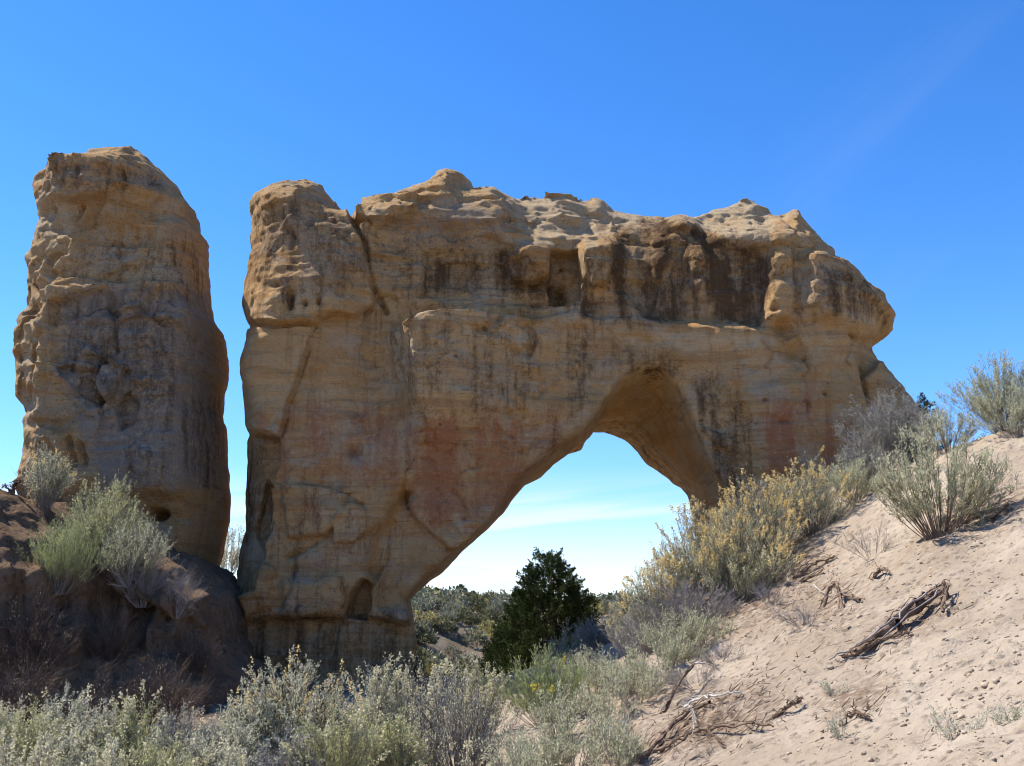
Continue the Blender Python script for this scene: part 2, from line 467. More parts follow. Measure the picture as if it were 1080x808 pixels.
# ------------------------------------------------------------------ rock relief
def rock_noise(rough_z, amp=1.0):
    def f(x, y, z):
        rz = np.clip((z - rough_z[0]) / (rough_z[1] - rough_z[0]), 0.0, 1)
        big = fbm(x, y, z, 0.75, 3)
        zz = z + 0.12 * x * 0.3 + 0.15 * big
        st = noise3(x * 0.25, y * 0.25, zz * 3.1) * 0.6 + noise3(x * 0.5, y * 0.5, zz * 7.3 + 9) * 0.4
        med = fbm(x, y, z * 1.3, 2.6, 3)
        rid = 1 - np.abs(fbm(x + 4, y, z, 1.7, 3)) * 2.4
        pit = np.clip(fbm(x, y + 7, z, 4.5, 2) - 0.28, 0, 1)
        return amp * (0.13 * big + 0.055 * st * (0.5 + rz) + med * (0.025 + 0.05 * rz) - 0.035 * rz * (rid - 0.4) + pit * (0.08 + 0.10 * rz))
    return f

def facets(X, Z, sx, sz, seed, amp):
    """broken planes: every cell of a jittered lattice gets its own tilt"""
    rg = np.random.default_rng(seed); N = 97
    J = rg.random((N, N, 2)); G = rg.normal(size=(N, N, 2)); O = rg.normal(size=(N, N))
    px = X / sx + 30 + 0.25 * fbm(X, 1.7, Z, 1.1, 2); pz = Z / sz + 30 + 0.25 * fbm(X, 6.7, Z, 1.1, 2)
    bx = np.floor(px).astype(int); bz = np.floor(pz).astype(int)
    best = np.full(px.shape, 1e9); out = np.zeros(px.shape)
    for i in (-1, 0, 1):
        for j in (-1, 0, 1):
            cx = (bx + i) % N; cz = (bz + j) % N
            dx = px - (bx + i + J[cx, cz, 0]); dz = pz - (bz + j + J[cx, cz, 1])
            d = dx * dx + dz * dz
            val = G[cx, cz, 0] * dx + G[cx, cz, 1] * dz + 0.5 * O[cx, cz]
            m = d < best
            best = np.where(m, d, best); out = np.where(m, val, out)
    return amp * np.clip(out, -1.6, 1.6)

def ledges(X, Z, U, amp, freq=3.4, seed=0.0):
    z = Z + 0.10 * fbm(X, 2.0 + seed, Z, 0.6, 2) + 0.03 * X
    a = np.tanh(7 * noise3(X * 0.22 + seed, 3.0, z * freq)) * 0.6 + np.tanh(7 * noise3(X * 0.5, 8.0 + seed, z * freq * 2.3)) * 0.4
    return amp * a

def fissures(X, Z, s, w, seed, amp):
    """wandering cracks, present only in patches"""
    n = fbm(X + seed, 2.0 + seed, Z * 1.25, s, 4)
    m = sstep(0.02, 0.22, fbm(X, 5.0 + seed, Z, 0.55, 2))
    return amp * m * np.exp(-(n / w) ** 2)

# ---- the arch
A_OUT = [(228, 800, 19.6), (230, 740, 19.6), (232, 690, 19.6), (236, 650, 19.6), (239, 612, 19.6), (242, 590, 19.6), (247, 560, 19.6), (249, 540, 19.6), (251, 510, 19.6), (254, 460, 19.6),
 (255, 440, 19.6), (252, 410, 19.6), (251, 380, 19.6), (253, 358, 19.6), (255, 340, 19.7), (252, 320, 19.7), (253, 300, 19.7), (254, 292, 19.7), (260, 281, 20.1), (264, 265, 19.9), (267, 250, 20.3), (264, 232, 20.1),
 (266, 226, 20.2), (274, 217, 20.3), (290, 207, 20.3), (307, 200, 20.3), (318, 197, 20.3), (330, 199, 20.3), (343, 203, 20.3), (356, 210, 20.3), (363, 219, 20.3), (366, 227, 20.3), (369, 220, 20.3), (376, 215, 20.3), (388, 213, 20.3),
 (404, 208, 20.3), (410, 203, 20.3), (425, 196, 20.3), (440, 191, 20.3), (452, 188, 20.3), (460, 183, 20.3), (470, 179, 20.3), (481, 180, 20.3), (490, 184, 20.3), (499, 189, 20.3), (503, 197, 20.3), (512, 196, 20.3),
 (523, 196, 20.3), (533, 200, 20.3), (543, 205, 20.3), (549, 209, 20.3), (553, 206, 20.3), (575, 204, 20.3), (603, 204, 20.3), (616, 208, 20.3), (624, 204, 20.3), (638, 205, 20.3), (650, 213, 20.3), (665, 217, 20.3),
 (685, 220, 20.3), (710, 223, 20.3), (728, 226, 20.3), (741, 221, 20.3), (757, 213, 20.3), (775, 208, 20.3), (795, 206, 20.3), (806, 210, 20.3), (815, 213, 20.3), (824, 219, 20.1), (830, 217, 20.1), (836, 216, 20.1), (845, 218, 20.1), (857, 229, 19.9),
 (867, 242, 19.9), (894, 266, 19.9), (918, 288, 19.9), (938, 305, 19.9), (947, 317, 19.9), (954, 329, 19.9), (955, 341, 19.9), (947, 349, 19.9), (936, 357, 19.9), (937, 366, 19.9), (944, 381, 19.9), (954, 396, 19.9),
 (965, 411, 19.9), (978, 440, 20.1), (988, 480, 20.1), (995, 520, 20.1), (1002, 620, 20.1), (1002, 800, 20.1)]
A_OF = [(450, 830, 19.0), (437, 700, 19.0), (439, 676, 19.0), (434, 650, 19.0), (431, 634, 19.0), (438, 622, 19.0), (451, 611, 19.0), (466, 599, 19.0), (484, 581, 19.0), (499, 569, 19.0), (514, 554, 19.0), (527, 537, 19.0), (535, 524, 19.0),
 (547, 508, 19.0), (566, 494, 19.0), (590, 472, 19.0), (608, 462, 19.0), (619, 448, 19.0), (637, 425, 19.0), (652, 402, 19.0), (670, 391, 19.0), (690, 387, 19.0), (706, 394, 19.0), (718, 408, 19.0), (727, 430, 19.0), (734, 452, 19.0),
 (741, 476, 19.0), (752, 502, 19.0), (764, 526, 19.0), (778, 560, 19.0), (810, 640, 19.0), (830, 830, 19.0)]
A_OB = [(450, 830, 23.0), (437, 700, 23.0), (436, 676, 23.0), (434, 650, 23.0), (431, 634, 23.0), (430, 630, 23.0), (452, 612, 23.0), (467, 600, 23.0), (485, 582, 23.0), (500, 570, 23.0), (515, 556, 23.0), (530, 542, 23.0), (537, 530, 23.0),
 (545, 520, 23.0), (553, 511, 23.0), (572, 502, 23.0), (585, 490, 23.0), (600, 480, 23.0), (614, 474, 23.0), (619, 464, 23.0), (627, 454, 23.0), (640, 456, 23.0), (660, 461, 23.0), (675, 474, 23.0), (685, 486, 23.0), (700, 496, 23.0), (712, 506, 23.0),
 (722, 512, 23.0), (727, 520, 23.0), (730, 532, 23.0), (736, 550, 23.0), (752, 640, 23.0), (760, 830, 23.0)]

A_CRACKS = [([(366, 222), (376, 235), (386, 255), (388, 270), (392, 300), (400, 318), (405, 326)], 2.2, 0.16),
 ([(345, 335), (335, 345), (326, 375), (312, 410), (304, 440), (297, 470), (288, 505), (283, 535)], 1.7, 0.13),
 ([(530, 316), (528, 340), (516, 352), (502, 357)], 1.8, 0.09), ([(440, 312), (490, 320), (530, 316), (580, 318)], 1.8, 0.07),
 ([(330, 512), (355, 516), (372, 522), (384, 532)], 2.0, 0.10), ([(427, 518), (430, 540), (438, 552), (455, 566), (470, 580), (484, 578), (500, 565)], 2.6, 0.14),
 ([(405, 575), (404, 590), (393, 605), (390, 618)], 2.2, 0.12), ([(362, 645), (352, 670), (346, 690)], 2.2, 0.12), ([(310, 600), (306, 620), (296, 640)], 2.4, 0.12),
 ([(430, 465), (431, 490), (425, 512)], 1.8, 0.07), ([(560, 352), (565, 362), (559, 376)], 2.0, 0.12), ([(914, 388), (920, 405), (925, 422)], 2.2, 0.2),
 ([(655, 398), (640, 425), (628, 450)], 2.0, 0.07), ([(850, 378), (852, 392), (845, 396)], 2.0, 0.10), ([(300, 590), (330, 575), (350, 560)], 2, 0.09), ([(830, 213), (832, 225), (836, 236)], 3.0, 0.3),
 ([(690, 395), (686, 408), (700, 418)], 2, 0.08), ([(365, 400), (372, 412), (380, 432)], 1.6, 0.03), ([(460, 390), (452, 405), (440, 415)], 1.6, 0.04)]

def arch_depth(U, V, X, Z):
    wu = 5 * fbm(X, 1.0, Z, 1.4, 3); wv = 5 * fbm(X, 5.0, Z, 1.4, 3)
    Us, Vs = U, V
    U = U + wu; V = V + wv
    D = np.zeros(U.shape)
    # upper-left head block stands proud, its foot undercut
    D -= 0.36 * (1 - 0.6 * sstep(345, 395, U)) * cut(U, V, [(230, 180), (340, 190), (366, 222), (386, 258), (393, 300), (392, 322), (374, 337), (350, 334), (335, 345), (240, 343), (240, 250)], 3.5)
    D += 0.18 * blob(U, V, 300, 260, 30, 22) * 0.8
    # left column below it, overhanging a hollow
    D -= 0.16 * cut(U, V, [(235, 350), (338, 348), (322, 380), (308, 425), (298, 458), (235, 452)], 3)
    D += 0.55 * cut(U, V, [(200, 456), (297, 460), (291, 500), (283, 535), (275, 580), (270, 620), (200, 640)], 4.5)
    D += 0.25 * cut(U, V, [(274, 500), (288, 530), (284, 560), (272, 580), (262, 560)], 4)
    # main wall: step facing left at the bright facet, dying out to the right
    st = cut(U, V, [(402, 346), (436, 348), (442, 340), (640, 330), (640, 540), (450, 540), (424, 440), (412, 400)], 6) * (1 - sstep(445, 640, U)) * (1 - sstep(405, 510, V))
    D += 0.30 * blob(U, V, 396, 385, 24, 48)
    D -= 0.85 * st * np.clip((U - 404 - 0.18 * (V - 346)) / 30.0, 0, 1)
    D += 0.06 * cut(U, V, [(404, 348), (438, 350), (426, 380), (432, 400), (418, 430)], 3) * fbm(X, 2.0, Z, 6, 3) * 2.5
    # recess of the upper middle wall above the ledge line
    D += 0.30 * cut(U, V, [(446, 268), (540, 260), (560, 285), (600, 300), (600, 322), (520, 318), (440, 312), (446, 290)], 8)
    D -= 0.30 * cut(U, V, [(380, 208), (440, 205), (440, 222), (420, 232), (395, 234), (378, 228)], 5)
    D += 0.22 * cut(U, V, [(392, 236), (445, 228), (520, 240), (535, 260), (440, 272), (405, 262)], 9)
    # brow: bright sloping shelf over the varnished wall
    D += 0.85 * (1 - sstep(214, 268, V - 0.02 * (U - 640) - 8 * np.sin((U - 560) / 38.0))) * sstep(520, 565, U) * (1 - sstep(690, 740, U))
    D += 0.95 * (1 - sstep(205, 258, V)) * sstep(715, 750, U) * (1 - sstep(815, 835, U))
    D -= 0.35 * cut(U, V, [(530, 266), (560, 262), (578, 268), (582, 292), (560, 300), (540, 296)], 5)
    D += 0.55 * cut(U, V, [(584, 262), (612, 258), (615, 285), (612, 312), (600, 323), (584, 320), (578, 305)], 4)
    D -= 0.42 * cut(U, V, [(616, 252), (632, 248), (646, 256), (646, 280), (640, 302), (624, 304), (614, 285)], 4)
    D += 0.12 * cut(U, V, [(618, 300), (655, 300), (660, 335), (618, 335)], 6)
    # varnished upper wall hollowed under the brow, ledge below
    D += 0.42 * cut(U, V, [(660, 245), (740, 238), (812, 262), (815, 300), (806, 342), (740, 338), (680, 330), (655, 300)], 12)
    D -= 0.06 * cut(U, V, [(540, 328), (640, 332), (740, 342), (800, 346), (812, 372), (740, 362), (640, 350), (540, 345)], 6)
    for uu in (665, 700, 738):
        D -= 0.13 * blob(U, V, uu, 285, 9, 45)
        D += 0.08 * blob(U, V, uu + 17, 290, 8, 45)
    # rib, scoop and nose on the right
    D -= 0.10 * cut(U, V, [(818, 240), (838, 236), (838, 300), (834, 336), (812, 336), (812, 290)], 6)
    D += 0.42 * blob(U, V, 827, 346, 11, 8) + 0.30 * blob(U, V, 838, 372, 17, 13, 0.5)
    D += 0.35 * sstep(850, 950, U)
    D -= 0.35 * cut(U, V, [(850, 270), (920, 280), (960, 320), (955, 346), (925, 347), (895, 342), (870, 338), (850, 330)], 9)
    D += 0.32 * cut(U, V, [(900, 350), (935, 352), (940, 372), (916, 392), (906, 372)], 7)
    D += 0.18 * blob(U, V, 826, 292, 5, 6) + 0.18 * blob(U, V, 818, 327, 4, 5)
    # lower-right wall, cross-bedded and scooped next to the opening
    D += 0.24 * cut(U, V, [(700, 380), (760, 395), (790, 440), (800, 520), (770, 530), (745, 470), (725, 420)], 14)
    D -= 0.10 * cut(U, V, [(735, 443), (775, 460), (790, 480), (760, 470)], 5)
    D -= 0.16 * blob(U, V, 702, 392, 9, 9)
    # diamond boss
    D -= 0.10 * cut(U, V, [(523, 352), (533, 338), (550, 350), (564, 364), (550, 372), (528, 370)], 3)
    # left leg: flakes, groove, notch, undercut foot
    D -= 0.12 * cut(U, V, [(300, 512), (366, 514), (362, 540), (345, 565), (302, 568)], 4)
    D -= 0.14 * cut(U, V, [(352, 550), (370, 528), (385, 532), (388, 560), (372, 575), (350, 574)], 4)
    D += 0.34 * line(U, V, [(426, 520), (412, 545), (398, 575), (390, 600)], 9)
    D += 0.26 * cut(U, V, [(428, 525), (436, 550), (472, 582), (500, 600), (440, 640), (400, 640), (404, 590), (418, 550)], 8)
    D += 0.60 * cut(U, V, [(380, 612), (388, 616), (390, 642), (384, 655), (362, 652), (368, 630)], 3.5)
    D -= 0.18 * cut(U, V, [(300, 612), (360, 608), (366, 640), (340, 650), (296, 648)], 8)
    D += 0.38 * sstep(648, 660, V) * (1 - sstep(700, 760, V)) * (U < 450)
    D -= 0.18 * cut(U, V, [(272, 590), (290, 600), (282, 640), (258, 650), (248, 620)], 6)
    D += 0.10 * blob(U, V, 372, 477, 7, 9) * 2.2 + 0.1 * blob(U, V, 375, 432, 10, 6)
    for c in ((311, 322, 4.5, 9, .4), (340, 324, 3, 5, .3), (327, 326, 3, 4, .25), (296, 305, 5, 3, .2), (807, 422, 4, 3, .15), (870, 416, 3, 3, .15), (826, 445, 8, 3, .12)):
        D += c[4] * blob(Us, Vs, c[0], c[1], c[2], c[3])
    for pts, w, dep in A_CRACKS:
        D += dep * line(U, V, pts, w)
    # thin bedding ledges
    bed = Vs + 0.03 * (Us - 540) + 10 * fbm(X, 3.0, Z, 0.5, 2)
    D += fissures(X, Z, 0.85, 0.016, 1.0, 0.07) + fissures(X, Z, 1.7, 0.014, 9.0, 0.04) + 0.03 * np.tanh(9 * fbm(X, 12.0, Z * 1.3, 0.8, 4))
    rg = 1 - sstep(255, 340, V)
    rg = rg * (1 - 0.5 * sstep(830, 860, U)); rg = rg * (1 - 0.6 * (1 - sstep(370, 400, U)))
    D += 0.012 * np.sign(np.sin(bed / 6.3)) * (fbm(X, 4, Z, 0.8, 2) > 0.05)
    D += ledges(X, Z, U, 1.0) * (0.022 + 0.055 * rg)
    D += facets(X, Z, 1.1, 0.75, 3, 1.0) * (0.022 + 0.04 * rg * (1 - 0.7 * sstep(620, 680, U))) + facets(X, Z, 0.42, 0.26, 4, 1.0) * (0.008 + 0.018 * rg * (1 - 0.7 * sstep(620, 680, U)))
    return D

def arch_R(X, Z):
    return 0.75 + 0.9 * sstep(6.0, 8.5, Z) + 0.5 * sstep(5.0, 7.0, X)

print('arch...')
av, aq = slab(A_OUT, 18.6, 23.4, arch_R, arch_depth, rock_noise((5.2, 8.5), 0.8), vox=(0.034, 0.075), openF=A_OF, openB=A_OB, zmin=-0.8)

def stain_light_arch(v):
    x, y, z = v[:, 0], v[:, 1], v[:, 2]
    U, V = proj(x, y, z)
    wu = 9 * fbm(x, 1.0, z, 1.1, 3); wv = 9 * fbm(x, 5.0, z, 1.1, 3)
    U = U + wu; V = V + wv
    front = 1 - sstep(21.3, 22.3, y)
    varn_shade = np.zeros(len(v))
    def mx(a, b): return np.maximum(a, b)
    varn_shade = mx(varn_shade, 0.85 * region(U, V, [(446, 272), (545, 262), (590, 290), (590, 318), (540, 320), (440, 310)], 14))
    varn_shade = mx(varn_shade, 1.0 * region(U, V, [(650, 235), (700, 228), (760, 250), (812, 268), (812, 300), (806, 345), (740, 340), (690, 340), (650, 330), (640, 300)], 12))
    varn_shade = mx(varn_shade, 0.9 * region(U, V, [(615, 310), (665, 315), (690, 345), (640, 342), (615, 335)], 8))
    varn_shade = mx(varn_shade, 0.85 * region(U, V, [(540, 320), (580, 318), (580, 345), (540, 340)], 10) * 0.6)
    varn_shade = mx(varn_shade, 0.72 * region(U, V, [(715, 390), (760, 395), (800, 440), (790, 470), (790, 520), (770, 540), (752, 500), (738, 450)], 12))
    varn_shade = mx(varn_shade, 0.75 * region(U, V, [(540, 520), (575, 440), (600, 400), (630, 360), (650, 360), (640, 400), (600, 450), (560, 500)], 12) * 0.6)
    varn_shade = mx(varn_shade, 0.6 * region(U, V, [(640, 360), (720, 365), (740, 400), (690, 400), (650, 395)], 10))
    varn_shade = mx(varn_shade, 0.65 * region(U, V, [(855, 270), (900, 280), (940, 320), (940, 345), (880, 330), (850, 320)], 14))
    varn_shade = mx(varn_shade, 0.55 * region(U, V, [(272, 222), (350, 215), (380, 250), (388, 300), (300, 330), (262, 300)], 14))
    varn_shade = mx(varn_shade, 0.6 * region(U, V, [(240, 640), (430, 640), (440, 720), (230, 720)], 10))
    varn_shade = mx(varn_shade, 0.55 * region(U, V, [(250, 460), (295, 460), (280, 560), (240, 600), (240, 560)], 8))  # shade of the hollow put into the colour, no varnish here
    varn_shade = mx(varn_shade, 0.45 * region(U, V, [(400, 320), (640, 345), (640, 400), (560, 430), (430, 440), (400, 400)], 25))
    varn_shade = mx(varn_shade, 0.36 * region(U, V, [(255, 240), (400, 235), (600, 262), (820, 250), (900, 275), (945, 335), (800, 345), (560, 330), (400, 335), (255, 340)], 20))
    varn_shade = mx(varn_shade, 0.58 * region(U, V, [(450, 268), (600, 275), (660, 240), (760, 250), (815, 270), (812, 342), (640, 338), (450, 312)], 14))
    varn_shade = mx(varn_shade, 0.30 * region(U, V, [(250, 440), (420, 560), (440, 640), (235, 650)], 25))
    varn_shade *= 0.7 + 0.4 * sstep(-0.35, 0.25, fbm(x * 2.2, y, z * 0.35, 1.3, 3))
    ladder = 1 - 0.85 * np.maximum.reduce([blob(U, V, 668, 290, 9, 55), blob(U, V, 745, 335, 8, 14), 0.7 * blob(U, V, 708, 290, 6, 40), blob(U, V, 648, 335, 10, 14), 0.6 * blob(U, V, 600, 285, 12, 30)])
    varn_shade *= ladder
    Ur = U + 14 * fbm(x * 1.0, 4.0, z * 0.15, 3.2, 3) + 10 * fbm(x, 9.0, z, 2.4, 3); Vr = V + 22 * fbm(x * 2.5, 7.0, z * 0.3, 1.5, 3)
    U0, V0 = U, V; U, V = Ur, Vr
    red = mx(0.95 * region(U, V, [(432, 455), (450, 448), (488, 452), (492, 500), (490, 545), (470, 562), (440, 560), (432, 530)], 26), 0.6 * region(U, V, [(300, 530), (345, 525), (340, 565), (300, 565)], 8))
    red = mx(red, 0.8 * region(U, V, [(795, 440), (855, 405), (860, 530), (795, 530)], 20))
    red = mx(red, 0.6 * region(U, V, [(862, 440), (930, 450), (940, 520), (862, 530)], 12))
    red = mx(red, 0.6 * region(U, V, [(485, 440), (600, 430), (560, 520), (490, 560)], 16))
    red = mx(red, 0.5 * region(U, V, [(260, 430), (430, 430), (430, 520), (290, 520)], 16))
    U, V = U0, V0
    pale = mx(0.9 * region(U, V, [(540, 200), (720, 215), (650, 250), (560, 262), (540, 240)], 10), 0.95 * region(U, V, [(730, 225), (790, 200), (825, 220), (812, 258), (760, 252), (720, 240)], 8))  # sloping tops: their sunlight put into the rock colour
    pale = mx(pale, 0.75 * region(U, V, [(640, 345), (800, 352), (812, 378), (740, 372), (640, 360)], 8))
    pale = mx(pale, 0.6 * region(U, V, [(830, 340), (905, 340), (905, 385), (850, 390)], 10))
    pale = mx(pale, 0.7 * region(U, V, [(404, 346), (440, 348), (430, 400), (418, 432), (408, 400)], 4))  # sunlit patch painted onto the left-facing facet
    pale = mx(pale, 0.8 * region(U, V, [(616, 250), (634, 248), (636, 280), (622, 304), (612, 285)], 4))  # sunlight painted on the left face of the knob
    pale = mx(pale, 0.45 * region(U, V, [(390, 330), (560, 330), (565, 372), (500, 372), (400, 372)], 12))
    pale = mx(pale, 0.45 * region(U, V, [(300, 440), (370, 450), (420, 470), (400, 520), (300, 512)], 14))
    pale = mx(pale, 0.5 * region(U, V, [(430, 545), (475, 580), (440, 630), (400, 600)], 10))
    pale = mx(pale, 0.85 * sstep(18.9, 19.9, y) * (V < 300) * front)  # same painted sunlight wherever the upper rock slopes back
    orange = mx(0.95 * line(U, V, [(428, 520), (412, 545), (398, 575), (388, 605), (385, 625)], 10), 0.5 * region(U, V, [(300, 322), (385, 318), (392, 332), (350, 338), (300, 340)], 8))
    orange = mx(orange, 0.75 * region(U, V, [(560, 520), (630, 455), (655, 400), (700, 392), (740, 480), (735, 530), (690, 490), (640, 460), (590, 500)], 9))  # soffit: warm bounce light put into the rock colour
    orange = mx(orange, 0.7 * blob(U, V, 822, 300, 12, 60)); orange = mx(orange, 0.6 * region(U, V, [(590, 280), (612, 280), (608, 320), (590, 320)], 5))
    orange = mx(orange, 0.5 * region(U, V, [(430, 610), (480, 590), (450, 625), (425, 640)], 8)); orange = mx(orange, 0.5 * region(U, V, [(350, 400), (372, 400), (362, 470), (345, 470)], 8))
    orange = mx(orange, 0.6 * sstep(-0.10, 0.30, fbm(x * 2.0, 3.0, z * 0.3, 1.2, 3)) * (V > 330))
    grey = mx(0.65 * region(U, V, [(380, 210), (520, 200), (540, 262), (450, 270), (400, 270)], 14), 0.5 * region(U, V, [(440, 262), (540, 258), (540, 285), (440, 285)], 10))
    grey = mx(grey, 0.5 * region(U, V, [(265, 200), (345, 200), (380, 250), (300, 290), (262, 280)], 14)); grey = mx(grey, 0.5 * region(U, V, [(840, 220), (880, 260), (860, 300), (838, 270)], 12))
    grey = mx(grey, 0.35 * region(U, V, [(290, 560), (430, 560), (430, 660), (250, 660)], 15)); grey = mx(grey, 0.35 * region(U, V, [(470, 360), (640, 350), (640, 420), (480, 430)], 18))
    rough = mx(1 - sstep(270, 340, V), 0.25 * np.ones(len(v)))
    red = red * (0.75 + 0.45 * sstep(-0.35, 0.2, fbm(x * 2.5, 2.0, z * 0.5, 1.6, 4)))
    for a in (red, orange): a *= front
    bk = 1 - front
    stain_light = np.stack([np.clip(varn_shade * front + bk * 0.4, 0, 1), np.clip(red, 0, 1), np.clip(pale * front, 0, 1)], 1)
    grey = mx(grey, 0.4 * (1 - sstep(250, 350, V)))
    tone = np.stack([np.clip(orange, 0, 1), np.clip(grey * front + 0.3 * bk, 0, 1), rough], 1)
    return {'stain_light': stain_light, 'tone': tone}

arch = link('rock_arch', mesh_np('rock_arch', av, aq, smooth=True, attrs=stain_light_arch(av)), ROCK)
tag(arch, 'wide sandstone arch spanning a gap, streaked with dark varnish', 'rock arch')

# ---- the pillar
P_OUT = [(5, 800, 20), (10, 700, 20), (15, 600, 20), (21, 520, 20), (25, 485, 20), (25, 472, 20), (27, 458, 20), (28, 445, 20), (26, 433, 20), (19, 422, 20), (17, 413, 20), (17, 400, 20), (18, 362, 20), (22, 346, 20), (26, 335, 20),
 (28, 318, 20), (27, 305, 20), (29, 290, 20), (28, 278, 20), (31, 264, 20), (34, 250, 20), (37, 235, 20), (38, 215, 20.1), (36, 204, 20.2), (42, 194, 20.2), (50, 185, 20.2), (53, 174, 20.2), (60, 168, 20.2), (72, 164, 20.2), (80, 162, 20.2), (100, 162, 20.2),
 (120, 163, 20.2), (140, 164, 20.2), (155, 171, 20.6), (165, 179, 20.6), (180, 189, 20.6), (190, 200, 20.6), (193, 211, 20.6), (204, 220, 21.4), (213, 233, 21.6), (220, 245, 21.6), (224, 260, 21.6), (232, 270, 21.6), (231, 285, 21.6),
 (233, 305, 21.6), (235, 325, 21.6), (236, 348, 21.6), (240, 354, 21.6), (247, 362, 21.6), (247, 380, 21.6), (245, 400, 21.6), (246, 413, 21.6), (242, 421, 21.6), (242, 440, 21.6), (246, 455, 21.6), (248, 480, 21.6), (249, 505, 21.6),
 (249, 525, 21.6), (247, 548, 21.6), (244, 570, 21.6), (241, 592, 21.6), (238, 615, 21.6), (238, 650, 21.6), (240, 800, 21.6)]

def pillar_depth(U, V, X, Z):
    wu = 4 * fbm(X, 1.0, Z, 1.4, 3); wv = 4 * fbm(X, 5.0, Z, 1.4, 3)
    Us, Vs = U, V
    U = U + wu; V = V + wv
    D = np.zeros(U.shape)
    # left flank turns away from the front along this edge
    edge = np.interp(V, [150, 190, 215, 225, 240, 267, 280, 290, 300, 320, 340, 355, 415, 452, 480, 520, 600], [95, 92, 90, 82, 77, 72, 52, 74, 58, 54, 50, 43, 47, 52, 64, 70, 60])
    D += 0.10 * sstep(0, 10, edge - U) * fbm(X, 2.0, Z, 3.2, 3) * 2.5
    D += 0.42 * blob(U, V, 125, 245, 46, 26) + 0.12 * blob(U, V, 150, 215, 40, 14)
    D -= 0.22 * cut(U, V, [(60, 165), (150, 165), (185, 195), (180, 208), (130, 200), (85, 208), (50, 205)], 7)
    D -= 0.20 * cut(U, V, [(45, 290), (80, 288), (125, 296), (180, 300), (235, 310), (235, 350), (235, 600), (40, 600), (40, 350)], 5)
    D += 0.18 * cut(U, V, [(112, 300), (128, 322), (125, 370), (110, 385), (60, 385), (56, 320)], 6)
    D += 0.14 * line(U, V, [(122, 330), (124, 345), (124, 372)], 3.0)
    D -= 0.14 * line(U, V, [(128, 330), (150, 325), (165, 315), (172, 305)], 3.5)
    D -= 0.24 * cut(U, V, [(82, 378), (98, 366), (108, 375), (104, 392), (82, 394)], 4) + 0.26 * cut(U, V, [(108, 384), (124, 380), (134, 388), (128, 415), (118, 425), (108, 400)], 4)
    D += 0.16 * cut(U, V, [(88, 400), (108, 405), (110, 425), (100, 432), (86, 420)], 6)
    D += 0.22 * cut(U, V, [(124, 430), (138, 415), (150, 430), (146, 448), (130, 455)], 4)
    D += 0.14 * cut(U, V, [(48, 400), (80, 405), (90, 440), (70, 460), (50, 450)], 8)
    D -= 0.12 * line(U, V, [(142, 388), (145, 402), (155, 408), (165, 400)], 3)
    D += 0.30 * sstep(515, 530, V) * cut(U, V, [(120, 515), (235, 505), (240, 640), (120, 640)], 10)
    D -= 0.12 * blob(U, V, 160, 482, 6, 6)
    D += 0.9 * blob(Us, Vs, 160, 542, 10, 5.5) + 0.3 * blob(Us, Vs, 222, 563, 6, 8) + 0.4 * blob(Us, Vs, 107, 423, 3, 6) + 0.15 * blob(Us, Vs, 186, 545, 10, 6)
    D += 0.22 * line(U, V, [(229, 350), (231, 380), (228, 410)], 3.5)
    D += 0.16 * line(U, V, [(78, 465), (80, 490), (74, 505)], 2.5) + 0.12 * line(U, V, [(90, 470), (94, 490)], 2.5)
    D += 0.30 * sstep(195, 240, U)
    bed = Vs + 0.03 * Us + 10 * fbm(X, 3.0, Z, 0.5, 2)
    D += fissures(X, Z, 1.0, 0.018, 21.0, 0.08) + fissures(X, Z, 2.0, 0.016, 29.0, 0.05) + 0.04 * np.tanh(9 * fbm(X, 14.0, Z * 1.3, 0.9, 4))
    rg = 1 - 0.65 * sstep(470, 530, V)
    D += ledges(X, Z, U, 0.05, seed=3.0) * rg
    D += facets(X, Z, 1.2, 0.9, 13, 0.07) * rg + facets(X, Z, 0.5, 0.3, 14, 0.022) * rg
    fl = sstep(0, 8, edge - U)
    D += fl * (0.10 + facets(X, Z, 0.5, 0.6, 15, 0.05))
    return D

print('pillar...')
pv, pq = slab(P_OUT, 18.8, 22.0, lambda X, Z: 0.5 + 0.6 * sstep(7.5, 9.5, Z) + 0.75 * (1 - sstep(-9.6, -8.6, X)), pillar_depth, rock_noise((2.5, 8.5), 0.7), vox=(0.034, 0.075), zmin=-0.5)

